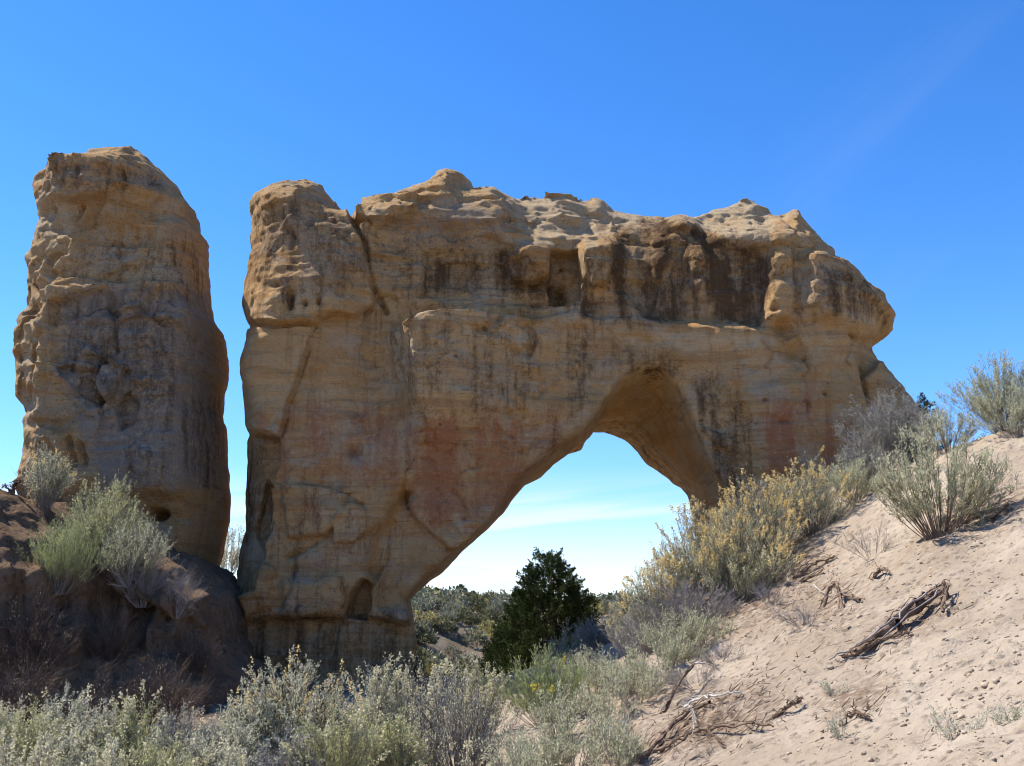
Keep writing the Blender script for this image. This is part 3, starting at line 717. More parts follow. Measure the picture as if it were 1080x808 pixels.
def stain_light_pillar(v):
    x, y, z = v[:, 0], v[:, 1], v[:, 2]
    U, V = proj(x, y, z)
    U = U + 8 * fbm(x, 1.0, z, 1.1, 3); V = V + 8 * fbm(x, 5.0, z, 1.1, 3)
    front = 1 - sstep(21, 21.6, y)
    mx = np.maximum
    varn_shade = mx(0.7 * region(U, V, [(55, 168), (100, 168), (160, 180), (180, 200), (130, 200), (60, 200)], 8), 0.55 * region(U, V, [(75, 260), (200, 250), (225, 290), (220, 330), (120, 320), (60, 290)], 12))
    varn_shade = mx(varn_shade, 0.75 * region(U, V, [(60, 310), (190, 310), (190, 420), (150, 440), (60, 400)], 16))
    varn_shade = mx(varn_shade, 0.65 * region(U, V, [(180, 420), (235, 420), (235, 530), (190, 500)], 10))
    varn_shade = mx(varn_shade, 0.6 * region(U, V, [(120, 430), (190, 420), (190, 500), (130, 520)], 12))
    orange = mx(0.7 * blob(U, V, 130, 240, 50, 30), 0.55 * region(U, V, [(150, 490), (235, 480), (235, 620), (130, 620), (140, 530)], 12))
    orange = mx(orange, 0.5 * region(U, V, [(85, 395), (110, 400), (105, 430), (85, 430)], 6)); orange = mx(orange, 0.6 * region(U, V, [(196, 340), (226, 340), (226, 440), (198, 440)], 8))
    pale = mx(0.7 * region(U, V, [(150, 200), (190, 210), (190, 245), (160, 248)], 8), 0.7 * region(U, V, [(20, 200), (85, 215), (75, 270), (55, 300), (48, 400), (60, 480), (20, 500)], 8))  # second mask paints sunlight on the left flank
    pale = mx(pale, 0.5 * region(U, V, [(196, 340), (226, 340), (226, 440), (198, 440)], 8)); pale = mx(pale, 0.55 * region(U, V, [(60, 240), (200, 250), (210, 300), (100, 320), (55, 300)], 20)); pale = mx(pale, 0.5 * region(U, V, [(70, 195), (120, 200), (90, 215), (70, 215)], 8))
    grey = mx(0.95 * region(U, V, [(60, 300), (230, 300), (230, 520), (100, 520), (60, 400)], 14), 0.6 * region(U, V, [(40, 160), (170, 160), (190, 200), (50, 210)], 10))
    red = 0.45 * region(U, V, [(85, 430), (125, 430), (125, 480), (85, 480)], 8)
    varn_shade = varn_shade * 0.72
    stain_light = np.stack([np.clip(varn_shade * front + 0.3 * (1 - front), 0, 1), red * front, np.clip(pale * front, 0, 1)], 1)
    tone = np.stack([np.clip(orange * front, 0, 1), np.clip(grey * front, 0, 1), np.full(len(v), 0.8)], 1)
    return {'stain_light': stain_light, 'tone': tone}

pil = link('rock_pillar', mesh_np('rock_pillar', pv, pq, smooth=True, attrs=stain_light_pillar(pv)), ROCK)
tag(pil, 'tall free-standing sandstone pillar left of the arch', 'rock pillar')

# ---- the eroded bank at the foot of the pillar
B_OUT = [(-260, 800, 17), (-260, 440, 17), (-140, 470, 17), (-60, 515, 17), (-18, 522, 17), (8, 521, 17), (30, 521, 17), (48, 532, 17), (75, 552, 17.2), (120, 572, 17.4), (165, 580, 17.5), (190, 592, 17.5), (214, 608, 17.6), (231, 624, 17.6), (238, 645, 17.6), (236, 675, 17.4), (246, 690, 17.2),  # left end lies out of view, raised to shade the bank
         (262, 712, 17), (275, 745, 17), (280, 800, 17)]
def bank_depth(U, V, X, Z):
    D = -0.35 * sstep(640, 690, V) - 0.5 * sstep(690, 790, V)
    D += 0.45 * cut(U, V, [(100, 620), (150, 640), (235, 668), (238, 690), (120, 690), (100, 660)], 8)
    D += 0.35 * cut(U, V, [(100, 560), (150, 640), (130, 690), (95, 690), (85, 610)], 12)
    D += 0.10 * np.sin(U / 5.0 + 3 * fbm(X, 0, Z, 1.0, 2)) * sstep(600, 640, V) * (1 - sstep(680, 700, V))
    D -= 1.0 * (1 - sstep(20, 95, U)) + 2.2 * (1 - sstep(-150, -45, U))  # unseen left end pulled forward, shaped to cast shade over the face
    return D
def bank_noise(x, y, z):
    st = np.tanh(5 * noise3(x * 0.4, y * 0.4, z * 3.0))
    return 0.03 * st + 0.03 * (1 - np.abs(fbm(x, y, z, 4.5, 3)) * 4) + 0.14 * fbm(x, y, z, 1.1, 3) + 0.07 * (1 - np.abs(fbm(x * 2.2, y, z * 0.35, 1.6, 3)) * 3) + 0.07 * fbm(x * 2, y * 2, z * 0.5, 2.5, 3) + 0.07 * fbm(x, y, z, 5, 2)
print('bank...')
bv, bq = slab(B_OUT, 15.6, 22.5, 0.8, bank_depth, bank_noise, vox=(0.05, 0.08), zmin=-0.6, dmax=4.6)
bk = link('earth_bank', mesh_np('earth_bank', bv, bq, smooth=True), EARTH)
tag(bk, 'dark eroded earth bank at the foot of the rock pillar', 'bank', kind='structure')
# height of the bank's top for planting
def bank_top(x, y):
    d = np.hypot(bv[:, 0] - x, bv[:, 1] - y)
    k = d < 0.14
    return float(bv[k, 2].max()) if k.any() else g1(x, y)

# ------------------------------------------------------------------ plants
def nrm(a): return a / np.maximum(np.linalg.norm(a, axis=-1, keepdims=True), 1e-9)

def tubes(p0, p1, r0, r1, k=3):
    n = len(p0)
    d = nrm(p1 - p0)
    ref = np.where(np.abs(d[:, 2:3]) > 0.9, np.array([[1.0, 0, 0]]), np.array([[0, 0, 1.0]]))
    a = nrm(np.cross(d, ref)); b = np.cross(d, a)
    ang = np.arange(k) * 2 * np.pi / k
    ring = a[:, None, :] * np.cos(ang)[None, :, None] + b[:, None, :] * np.sin(ang)[None, :, None]
    r0 = np.broadcast_to(r0, (n,))[:, None, None]; r1 = np.broadcast_to(r1, (n,))[:, None, None]
    V = np.concatenate([p0[:, None, :] + ring * r0, p1[:, None, :] + ring * r1], 1)
    base = (np.arange(n) * 2 * k)[:, None]
    i = np.arange(k); j = (i + 1) % k
    q = np.stack([i, j, j + k, i + k], 1)
    Q = (base[:, :, None] + q[None]).reshape(-1, 4)
    return V.reshape(-1, 3), Q

def leaves(pos, d, ln, wd, rng):
    n = len(pos)
    side = nrm(np.cross(d, rng.normal(size=(n, 3))))
    ln = np.broadcast_to(ln, (n,))[:, None]; wd = np.broadcast_to(wd, (n,))[:, None]
    V = np.stack([pos, pos + d * ln * 0.55 + side * wd * 0.5, pos + d * ln, pos + d * ln * 0.55 - side * wd * 0.5], 1)
    Q = np.arange(n * 4).reshape(n, 4)
    return V.reshape(-1, 3), Q

def bush(seed, H, W, stems=45, twigs=14, nl=10, ll=0.035, lw=0.011, up=0.6, tl=0.22, sr=0.006, t0=0.3, flower=0.0, ft='cluster', lean=(0, 0), sparse=0.0, squash=0.55, leafdir=0.7):
    rng = np.random.default_rng(seed)
    az = rng.uniform(0, 2 * np.pi, stems); rr = np.sqrt(rng.uniform(0.0, 1, stems))
    lob = 1 + 0.28 * np.sin(az * 2 + rng.uniform(0, 6)) * rng.uniform(0.3, 1) + 0.18 * np.sin(az * 5 + rng.uniform(0, 6))
    R = 0.5 * W * rr * lob
    top = H * (1 - squash * rr ** 2) * rng.uniform(0.62, 1.0, stems)
    end = np.stack([R * np.cos(az) + lean[0], R * np.sin(az) + lean[1], top], 1)
    base = np.stack([0.10 * W * np.cos(az) * rr, 0.10 * W * np.sin(az) * rr, np.full(stems, -0.03)], 1)
    mid = base + (end - base) * np.array([0.42, 0.42, 0.5]) + rng.normal(size=(stems, 3)) * 0.06 * W
    T = np.linspace(0, 1, 6)
    def curve(i, t):
        t = t[:, None]
        return base[i] * (1 - t) ** 2 + 2 * mid[i] * t * (1 - t) + end[i] * t * t
    segs0 = []; segs1 = []; ra = []; rb = []
    idx = np.arange(stems)
    for a, b in zip(T[:-1], T[1:]):
        segs0.append(curve(idx, np.full(stems, a))); segs1.append(curve(idx, np.full(stems, b)))
        ra.append(np.full(stems, sr * (1.15 - a))); rb.append(np.full(stems, sr * (1.15 - b)))
    # twigs
    n = stems * twigs
    ti = np.repeat(idx, twigs); tt = rng.uniform(t0, 1.0, n)
    tp = curve(ti, tt); td0 = nrm(curve(ti, np.minimum(tt + 0.05, 1.05)) - tp)
    out = tp * np.array([1, 1, 0]); 
    td = nrm(td0 * 0.6 + rng.normal(size=(n, 3)) * 0.42 + np.array([0, 0, up]) + 0.25 * nrm(out + 1e-6))
    tlen = tl * rng.uniform(0.45, 1.25, n)
    te = tp + td * tlen[:, None]
    tmid = tp + td * tlen[:, None] * 0.5 + rng.normal(size=(n, 3)) * 0.02
    segs0 += [tp, tmid]; segs1 += [tmid, te]; ra += [np.full(n, sr * 0.42)] * 1 + [np.full(n, sr * 0.34)]; rb += [np.full(n, sr * 0.34), np.full(n, sr * 0.2)]
    sv, sq = tubes(np.concatenate(segs0), np.concatenate(segs1), np.concatenate(ra), np.concatenate(rb))
    # leaves
    keep = rng.random(n) > sparse
    li = np.repeat(np.nonzero(keep)[0], nl)
    lt = rng.uniform(0.1, 1.05, len(li))
    lp = tp[li] + td[li] * (tlen[li] * lt)[:, None] + rng.normal(size=(len(li), 3)) * 0.006
    ld = nrm(td[li] * leafdir + rng.normal(size=(len(li), 3)) * 0.55 + np.array([0, 0, 0.15]))
    lv, lq = leaves(lp, ld, ll * rng.uniform(0.6, 1.3, len(li)), lw * rng.uniform(0.7, 1.3, len(li)), rng)
    tw_t = rng.random(n)
    tint = np.clip(0.55 * tw_t[li] + 0.45 * rng.random(len(li)), 0, 1)
    res = {'branches': (sv, sq, None), 'foliage': (lv, lq, np.repeat(tint, 4))}
    if flower > 0:
        hi = np.nonzero((rng.random(n) < flower) & (te[:, 2] > 0.35 * H) & ((tt > 0.72) | (ft == 'spike')))[0]
        if ft == 'spike':
            k = 26; fi = np.repeat(hi, k)
            t = rng.uniform(0, 1, len(fi)); L = 0.16
            p = te[fi] + np.array([0, 0, 1.0]) * (t * L)[:, None] + rng.normal(size=(len(fi), 3)) * 0.014 * (1.2 - t)[:, None]
            s = 0.022
        else:
            k = 30; fi = np.repeat(hi, k)
            t = rng.uniform(0.0, 1.0, len(fi))
            p = te[fi] + nrm(td[fi] + np.array([0, 0, 0.3])) * (t * 0.10 - 0.03)[:, None] + rng.normal(size=(len(fi), 3)) * (0.017 * (1.15 - t))[:, None]
            s = 0.026
        d = nrm(rng.normal(size=(len(fi), 3)) + np.array([0, 0, 0.4]))
        fv, fq = leaves(p, d, s * rng.uniform(0.6, 1.3, len(fi)), s * 0.75, rng)
        res['flowers'] = (fv, fq, np.repeat(np.clip(0.5 * tw_t[fi] + 0.5 * rng.random(len(fi)), 0, 1), 4))
    return res

def plant(name, label, cat, loc, parts, mats, group=None, rotz=0.0, names=None):
    r = empty(name, loc); r.rotation_euler = (0, 0, rotz)
    tag(r, label, cat, group)
    for k, (v, q, tint) in parts.items():
        nm = (names or {}).get(k, k)
        o = link(nm, mesh_np(nm, v, q, attrs=None if tint is None else {'tint': tint}), mats[k], r)
    return r

def M(leaf, wood=TWIG, fl=SEED): return {'foliage': leaf, 'branches': wood, 'flowers': fl}

SEEDN = [100]
def put(u, Y, vtop, wpx, label, kind='sage', dz=0.0, z=None, base_v=None, cat='shrub', group=None, name=None, **kw):
    """a shrub at photo column u and distance Y, its top at photo row vtop, wpx pixels wide"""
    x = P(u, 404, Y)[0]
    # refine x for the ground height
    for _ in range(3):
        gz = z if z is not None else g1(x, Y)
        gz_v = proj(x, Y, gz)[1]
        x = P(u, gz_v, Y)[0]
    zt = P(u, vtop, Y)[2]
    H = max(zt - gz, 0.15)
    W = wpx / FPX * math.hypot(Y, 0.2)
    SEEDN[0] += 1
    s = SEEDN[0]
    K = dict(KINDS[kind]); K.update(kw)
    mats = K.pop('mats'); nm = name or K.pop('nm'); K.pop('nm', None); fl = K.pop('fln', 'blossoms')
    dens = K.pop('dens', 1.0)
    area = max(0.35, min(2.2, (W / 1.0) * (H / 0.9)))
    H = H * (1.04 if kind in ('sage', 'spike', 'olive') else 1.10); K['stems'] = int(K['stems'] * area ** 0.7 * dens)
    rv = np.random.default_rng(s + 900)
    for q, lo_, hi_ in (('up', 0.7, 1.35), ('tl', 0.8, 1.3), ('ll', 0.85, 1.15)): K[q] = K[q] * rv.uniform(lo_, hi_)
    K.setdefault('squash', rv.uniform(0.35, 0.75))
    p = bush(s, H, W, **K)
    return plant(nm, label, cat, (x, Y, gz - 0.02 + dz), p, mats, group, names={'flowers': fl})

KINDS = {
 'sage': dict(stems=60, twigs=18, nl=24, ll=0.023, lw=0.0095, up=0.28, tl=0.16, sr=0.006, mats=M(SAGE, TWIG, CREAM), nm='sagebrush', fln='blossoms', flower=0.04, ft='spike'),
 'olive': dict(stems=58, twigs=17, nl=20, ll=0.025, lw=0.009, up=0.8, tl=0.17, sr=0.005, mats=M(SAGEY, TWIG, CREAM), nm='sagebrush', fln='blossoms', flower=0.10),
 'spike': dict(stems=46, twigs=12, nl=12, ll=0.03, lw=0.012, up=0.9, tl=0.16, sr=0.005, mats=M(SAGE, TWIG, CREAM), nm='sagebrush', fln='blossoms', flower=0.22, ft='spike'),
 'upright': dict(stems=70, twigs=12, nl=10, ll=0.026, lw=0.009, up=1.2, tl=0.2, sr=0.006, mats=M(SAGE, TWIG, CREAM), nm='rabbitbrush', fln='blossoms', flower=0.08, t0=0.25),
 'green': dict(stems=75, twigs=12, nl=14, ll=0.045, lw=0.007, up=1.1, tl=0.2, sr=0.004, mats=M(GREEN, TWIG, YELLOW), nm='rabbitbrush', fln='blossoms', flower=0.02, leafdir=1.4),
 'salt': dict(stems=62, twigs=15, nl=9, ll=0.034, lw=0.010, up=0.6, tl=0.24, sr=0.006, mats=M(PALEG, TWIG, SEED), nm='saltbush', fln='blossoms', flower=0.3),  # heads on this kind are seed clusters, not flowers
 'pale': dict(stems=48, twigs=13, nl=11, ll=0.034, lw=0.010, up=0.8, tl=0.2, sr=0.0045, mats=M(PALEG, TWIG, CREAM), nm='saltbush', fln='blossoms', flower=0.0),
 'dead': dict(stems=60, twigs=22, nl=2, ll=0.03, lw=0.007, up=0.3, tl=0.22, sr=0.006, mats=M(SILVER, DEADW), nm='dead_shrub', flower=0.0, sparse=0.5),
 'silver': dict(stems=60, twigs=20, nl=9, ll=0.03, lw=0.012, up=0.3, tl=0.17, sr=0.006, mats=M(SILVER, DEADW), nm='sagebrush', flower=0.0),
 'sparse': dict(stems=36, twigs=15, nl=18, ll=0.038, lw=0.011, up=0.9, tl=0.2, sr=0.007, mats=M(PALEG, BROWNW, CREAM), nm='rabbitbrush', flower=0.0, t0=0.3, squash=0.5),
 'weed': dict(stems=16, twigs=8, nl=8, ll=0.028, lw=0.007, up=0.8, tl=0.10, sr=0.0025, mats=M(SAGE, TWIG, CREAM), nm='weed', flower=0.0, t0=0.15),
}
print('plants...')
LG = 'sagebrush along the gully floor'
put(-12, 9.8, 735, 90, 'grey green sagebrush cut by the left edge of the photo', 'sage', group=LG)
put(18, 9.4, 744, 95, 'yellowish green sagebrush in the bottom left corner of the photo', 'olive', group=LG)
put(62, 9.9, 730, 80, 'sagebrush with nodding plume tips against the dark bank, second from the left', 'sage', group=LG, flower=0.05, ft='spike')
put(100, 9.7, 736, 75, 'leggy grey green sagebrush with curled drooping tips below the bank', 'sage', group=LG, dens=0.8)
put(142, 9.6, 744, 85, 'dense yellowish sagebrush below the middle of the bank', 'olive', group=LG)
put(188, 9.6, 744, 85, 'dense silvery sagebrush below the gap between pillar and arch', 'sage', group=LG, mats=M(SILVER, TWIG, CREAM))
put(228, 9.3, 762, 70, 'low sagebrush just left of the big rounded sagebrush', 'sage', group=LG)
CG = 'cream spiked sagebrush in the nearest row'
put(15, 8.7, 778, 60, 'cream spiked sagebrush at the left end of the nearest row', 'spike', group=CG)
put(58, 8.6, 772, 60, 'cream spiked sagebrush second from the left in the nearest row', 'spike', group=CG)
put(104, 8.6, 770, 65, 'cream spiked sagebrush in the middle of the nearest row', 'spike', group=CG)
put(165, 8.7, 782, 75, 'low olive sagebrush at the bottom edge beside the cream spikes', 'olive', group=CG)
put(232, 8.6, 790, 60, 'low pale sagebrush at the bottom edge under the big rounded sagebrush', 'spike', group=CG, flower=0.06)
put(305, 10.3, 684, 140, 'big rounded grey sagebrush with dark twisted trunk before the arch foot', 'sage', group=LG, stems=85, mats=M(SAGE, DARKT), sr=0.009)
put(258, 9.9, 726, 90, 'grey sagebrush on the left flank of the big rounded sagebrush', 'sage', group=LG)
put(352, 9.2, 745, 105, 'yellow green sagebrush in front of the big rounded sagebrush', 'olive', group=LG)
put(300, 8.9, 775, 90, 'low silver grey sagebrush at the bottom edge below the big rounded sagebrush', 'silver', group=LG)
put(398, 11.4, 700, 74, 'olive tipped sagebrush close against the left arch foot', 'olive', group=LG, mats=M(SAGE, TWIG, CREAM), flower=0.16)
put(415, 9.6, 756, 75, 'short bright olive sagebrush between the two tall grey bushes', 'olive', group=LG, flower=0.05)
put(484, 10.2, 712, 118, 'grey rabbitbrush with many bare upright stems below the juniper', 'upright', group=LG, sr=0.007, nl=7)
put(452, 11.8, 703, 90, 'yellow tipped rabbitbrush beside the right edge of the arch foot', 'upright', group=LG, flower=0.14)
put(506, 12.5, 700, 75, 'olive rabbitbrush behind the grey upright stems, left of the juniper', 'upright', group=LG, mats=M(SAGEY, TWIG, CREAM))
put(437, 20.5, 690, 22, 'small dark green shrub in the shade of the left arch leg', 'green', group=None, flower=0)
put(545, 8.9, 790, 75, 'low sagebrush at the bottom edge under the green rabbitbrush', 'pale', group=LG)
put(575, 12.3, 688, 92, 'bright green rabbitbrush with a few yellow flowers before the juniper', 'green', dens=1.2, mats=M(GREEN, TWIG, YELLOW))
put(628, 13.2, 692, 85, 'pale green shrub right of the bright green rabbitbrush', 'pale')
put(606, 9.9, 752, 110, 'sparse pale shrub at the toe of the sandy slope', 'pale', dens=0.75)
put(672, 11.6, 700, 90, 'thin pale green shrub behind the bent brown branch', 'pale', dens=0.7)
put(715, 13.2, 646, 90, 'pale green shrub below the yellow seeded saltbushes', 'pale')
put(664, 15.6, 634, 60, 'grey green shrub on the skyline just right of the juniper', 'pale', mats=M(SAGE, TWIG, SEED), flower=0.04)
put(640, 11.2, 720, 70, 'thin pale shrub on the sand below the pale green shrub by the juniper', 'pale', dens=0.6)
put(745, 13.6, 655, 75, 'thin grey green shrub at the sandy edge below the dead grey shrub', 'pale', dens=0.7)
put(700, 12.6, 672, 80, 'pale green shrub uphill of the hooked branch', 'pale', dens=0.9)
put(735, 11.3, 716, 80, 'low dead grey twig tangle beside the bleached branch', 'dead', stems=24, sr=0.0035, squash=0.8)
put(812, 13.6, 620, 60, 'dry grey tuft among the brown litter under the saltbushes', 'dead', stems=24, sr=0.0035)
put(600, 19.5, 662, 60, 'grey green shrub at the right foot of the dense juniper', 'pale')
put(632, 18.6, 655, 60, 'grey shrub on the bank crest right of the juniper', 'silver')
put(618, 16.6, 690, 60, 'low pale shrub between the green rabbitbrush and the ridge', 'pale')
put(570, 9.6, 764, 85, 'pale sage green shrub at the bottom edge left of the sparse toe shrub', 'pale', dens=1.2)
put(648, 9.3, 772, 70, 'low pale shrub at the bottom edge right of the sparse toe shrub', 'pale', dens=0.8)
put(660, 12.6, 700, 75, 'rounded pale green shrub on the sand left of the hooked branch', 'pale', dens=1.1)
put(590, 11.0, 728, 60, 'low grey shrub on the sand below the bright green rabbitbrush', 'pale', dens=0.8)
SG = 'ochre seeded saltbushes on the ridge'
put(700, 15.2, 580, 80, 'saltbush with bright ochre seed clusters, lowest on the ridge', 'salt', group=SG, flower=0.24)
put(748, 15.4, 530, 105, 'saltbush with ochre seeds under the right end of the arch opening', 'salt', group=SG, flower=0.26, stems=90)
put(800, 15.7, 510, 115, 'large yellow green saltbush in front of the red stained wall', 'salt', group=SG, flower=0.26, stems=90)
put(772, 15.0, 545, 120, 'broad saltbush with ochre seeds, in front of the other seeded ones', 'salt', group=SG, flower=0.2, stems=80)
put(857, 15.7, 494, 95, 'yellow green saltbush, highest of the seeded ones on the ridge', 'salt', group=SG, flower=0.24)
put(782, 14.6, 580, 70, 'upright yellowish rabbitbrush standing in front of the saltbushes', 'upright', mats=M(SAGEY, TWIG, CREAM), flower=0.12)
put(735, 14.4, 612, 105, 'dead grey twiggy shrub under the saltbushes', 'dead', dens=1.2)
put(685, 14.8, 640, 70, 'dead grey shrub at the lower end of the ridge', 'dead')
put(903, 15.7, 486, 85, 'slender grey green shrub between saltbushes and silver sagebrush', 'pale', dens=1.1)
put(945, 16.6, 416, 95, 'silvery half dead sagebrush in front of the right arch foot', 'silver', stems=85)
put(912, 16.2, 455, 65, 'smaller silvery dead sagebrush leaning on the arch wall', 'silver')
put(992, 12.0, 455, 165, 'open shrub with splayed reddish stems in the middle of the slope', 'sparse', stems=30, H=None) if False else \
put(992, 12.0, 452, 160, 'open shrub with splayed reddish stems in the middle of the slope', 'sparse', dens=1.1)
put(1000, 15.2, 432, 70, 'grey green shrub between the silver sagebrush and the corner shrub', 'pale')
put(1062, 15.0, 378, 115, 'large grey green shrub on the ridge at the right edge of the photo', 'pale', stems=80, nl=14)
put(1075, 14.2, 415, 70, 'lower grey shrub at the right edge under the ridge shrub', 'pale')
put(1010, 6.2, 765, 75, 'small pale green weed near the bottom right corner', 'weed')
put(1068, 6.1, 760, 60, 'small pale weed in the bottom right corner', 'weed')
put(880, 8.6, 722, 35, 'tiny thin weed on the bare sand left of the corner weeds', 'weed', dens=0.6)
put(888, 7.4, 760, 28, 'tiny thin weed at the bottom of the bare sand', 'weed', dens=0.6)
put(850, 11.6, 640, 55, 'dry grey twiggy weed left of the twisted log', 'dead', stems=22, sr=0.0035, tl=0.14)
put(760, 12.0, 690, 85, 'dead grey tangle of twigs right of the bent branch', 'dead', stems=30, sr=0.004, squash=0.8)
put(920, 13.0, 555, 70, 'dry grey weed left of the open reddish stemmed shrub', 'dead', stems=20, sr=0.0035)
# on the bank
def onbank(u, Y): 
    x = P(u, 550, Y)[0]; return bank_top(x, Y)
_bu, _bv = proj(bv[:, 0], bv[:, 1], bv[:, 2])
def face(u, v):
    k = np.nonzero((np.abs(_bu - u) < 6) & (np.abs(_bv - v) < 6))[0]
    k = k[np.argmin(bv[k, 1])]
    return bv[k]
def putface(u, v, vtop, wpx, *a, **k):
    p = face(u, v)
    return put(u, p[1] + 0.12, vtop, wpx, *a, z=p[2] - 0.05, **k)
BG = 'shrubs growing on the earth bank'
put(46, 17.0, 478, 60, 'yellow green shrub on the crest of the bank beside the pillar', 'salt', z=onbank(46, 17.0) - .05, group=BG, flower=0.04)
put(105, 16.6, 500, 95, 'tall grey green shrub on the bank in front of the pillar', 'pale', z=onbank(105, 16.6) - .15, group=BG, stems=85, mats=M(SAGEY, TWIG, SEED))
putface(138, 612, 548, 80, 'pale shrub spilling down the bank under the pillar cave', 'pale', group=BG, stems=70)
putface(150, 640, 590, 70, 'dead grey twiggy shrub on the face of the bank below the pale shrub', 'dead', group=BG)
putface(100, 590, 535, 85, 'grey green shrub filling the middle of the bank face', 'pale', group=BG, stems=70, mats=M(SAGEY, TWIG, SEED))
putface(62, 625, 556, 85, 'bright green shrub rooted in the face of the bank', 'green', group=BG, flower=0)
putface(186, 640, 600, 45, 'small dry tuft on the right shoulder of the bank', 'dead', group=BG, stems=20, sr=0.0035)
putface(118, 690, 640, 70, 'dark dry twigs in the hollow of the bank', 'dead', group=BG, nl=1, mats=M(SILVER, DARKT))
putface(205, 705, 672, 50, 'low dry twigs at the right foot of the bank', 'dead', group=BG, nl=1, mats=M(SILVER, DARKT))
put(24, 12.6, 700, 90, 'dark bare twigs added to deepen the shade behind the leftmost sagebrush', 'dead', group=BG, nl=1, mats=M(SILVER, DARKT))  # these three twig clumps are added to darken the shaded ground strip
put(92, 12.8, 702, 90, 'dark bare twigs added to deepen the shade behind the plume tipped sagebrush', 'dead', group=BG, nl=1, mats=M(SILVER, DARKT))
put(165, 12.9, 706, 90, 'dark bare twigs added to deepen the shade under the middle of the bank', 'dead', group=BG, nl=1, mats=M(SILVER, DARKT))
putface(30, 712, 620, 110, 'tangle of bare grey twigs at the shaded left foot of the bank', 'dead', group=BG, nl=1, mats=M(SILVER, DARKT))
put(165, 14.6, 690, 10, 'x', 'weed') if False else None

# ------------------------------------------------------------------ juniper trees
def juniper(name, label, loc, H, W, seed, sprays=520, nl=80, ll=0.085, lw=0.03, cat='tree', group=None, skirt=0.12):
    rng = np.random.default_rng(seed)
    h = rng.beta(0.95, 1.5, sprays)
    prof = np.interp(h, [0, 0.12, 0.3, 0.55, 0.8, 0.95, 1.0], [0.90, 1.0, 0.95, 0.72, 0.40, 0.16, 0.03])
    az = rng.uniform(0, 2 * np.pi, sprays)
    lob = 1 + 0.16 * np.sin(az * 3 + h * 7 + seed) + 0.12 * np.sin(az * 7 - h * 13)
    rad = 0.5 * W * prof * lob * np.sqrt(rng.uniform(0.25, 1.0, sprays))
    c = np.stack([rad * np.cos(az), rad * np.sin(az), H * (0.0 + 0.93 * h)], 1)
    out = nrm(np.stack([np.cos(az), np.sin(az), np.full(sprays, 0.9)], 1) + rng.normal(size=(sprays, 3)) * 0.25)
    L = (0.20 + 0.42 * rng.random(sprays) ** 1.5) * H / 4.2
    li = np.repeat(np.arange(sprays), nl)
    t = rng.uniform(0, 1, len(li))
    p = c[li] + out[li] * (t * L[li])[:, None] + rng.normal(size=(len(li), 3)) * (0.085 * H / 4.2 * (1.15 - t))[:, None]
    d = nrm(out[li] + rng.normal(size=(len(li), 3)) * 0.6)
    lv, lq = leaves(p, d, ll * rng.uniform(0.6, 1.2, len(li)), lw * rng.uniform(0.7, 1.3, len(li)), rng)
    tint = np.repeat(np.clip(0.6 * rng.random(sprays)[li] + 0.4 * rng.random(len(li)), 0, 1), 4)
    # trunk and limbs
    zz = np.linspace(0, 0.93, 9) * H
    tr = np.stack([0.05 * np.sin(zz * 1.7 + seed), 0.05 * np.cos(zz * 1.3), zz - 0.1], 1)
    s0 = [tr[:-1]]; s1 = [tr[1:]]; r = 0.035 * H * (1.06 - zz / H); a0 = [r[:-1]]; a1 = [r[1:]]
    k = rng.choice(sprays, min(110, sprays), replace=False)
    hb = np.clip(c[k, 2] - 0.25 * rad[k] - 0.1, 0.1, None)
    b0 = np.stack([np.interp(hb, zz - 0.1, tr[:, 0]), np.interp(hb, zz - 0.1, tr[:, 1]), hb], 1)
    m_ = (b0 + c[k]) / 2 + rng.normal(size=(len(k), 3)) * 0.05 - np.array([0, 0, 0.05])
    s0 += [b0, m_]; s1 += [m_, c[k]]; a0 += [np.full(len(k), 0.02), np.full(len(k), 0.013)]; a1 += [np.full(len(k), 0.013), np.full(len(k), 0.006)]
    tv, tq = tubes(np.concatenate(s0), np.concatenate(s1), np.concatenate(a0), np.concatenate(a1), 6)
    r_ = empty(name, loc); tag(r_, label, cat, group)
    link('crown', mesh_np('crown', lv, lq, attrs={'tint': tint}), JUNI, r_)
    link('trunk', mesh_np('trunk', tv, tq, smooth=True), BROWNW, r_)
    return r_
def jput(u, Y, vtop, wpx, label, seed, dz=0, **k):
    x = P(u, 640, Y)[0]; z = g1(x, Y)
    H = P(u, vtop, Y)[2] - z
    return juniper('juniper_tree', label, (x, Y, z - 0.05 + dz), H + 0.05, wpx / FPX * Y, seed, **k)
jput(580, 27.0, 580, 112, 'dense dark green juniper framed by the arch opening', 4, sprays=900, nl=90)
jput(534, 28.5, 655, 55, 'low dark juniper branching out at the left of the dense juniper', 9, sprays=200)
jput(988, 27.0, 412, 42, 'dark bluish juniper top peeping over the ridge right of the arch', 5, sprays=220)
# pale bare tree seen through the slot
sp = bush(777, 1.9, 1.7, stems=40, twigs=16, nl=7, ll=0.06, lw=0.03, up=0.5, tl=0.3, sr=0.007)
xx = P(240, 590, 33)[0]
plant('bare_tree', 'small pale half leafless tree seen through the slot beside the pillar', 'tree', (xx, 33, P(240, 610, 33)[2]), sp, M(CREAM, DEADW))
hb_ = None

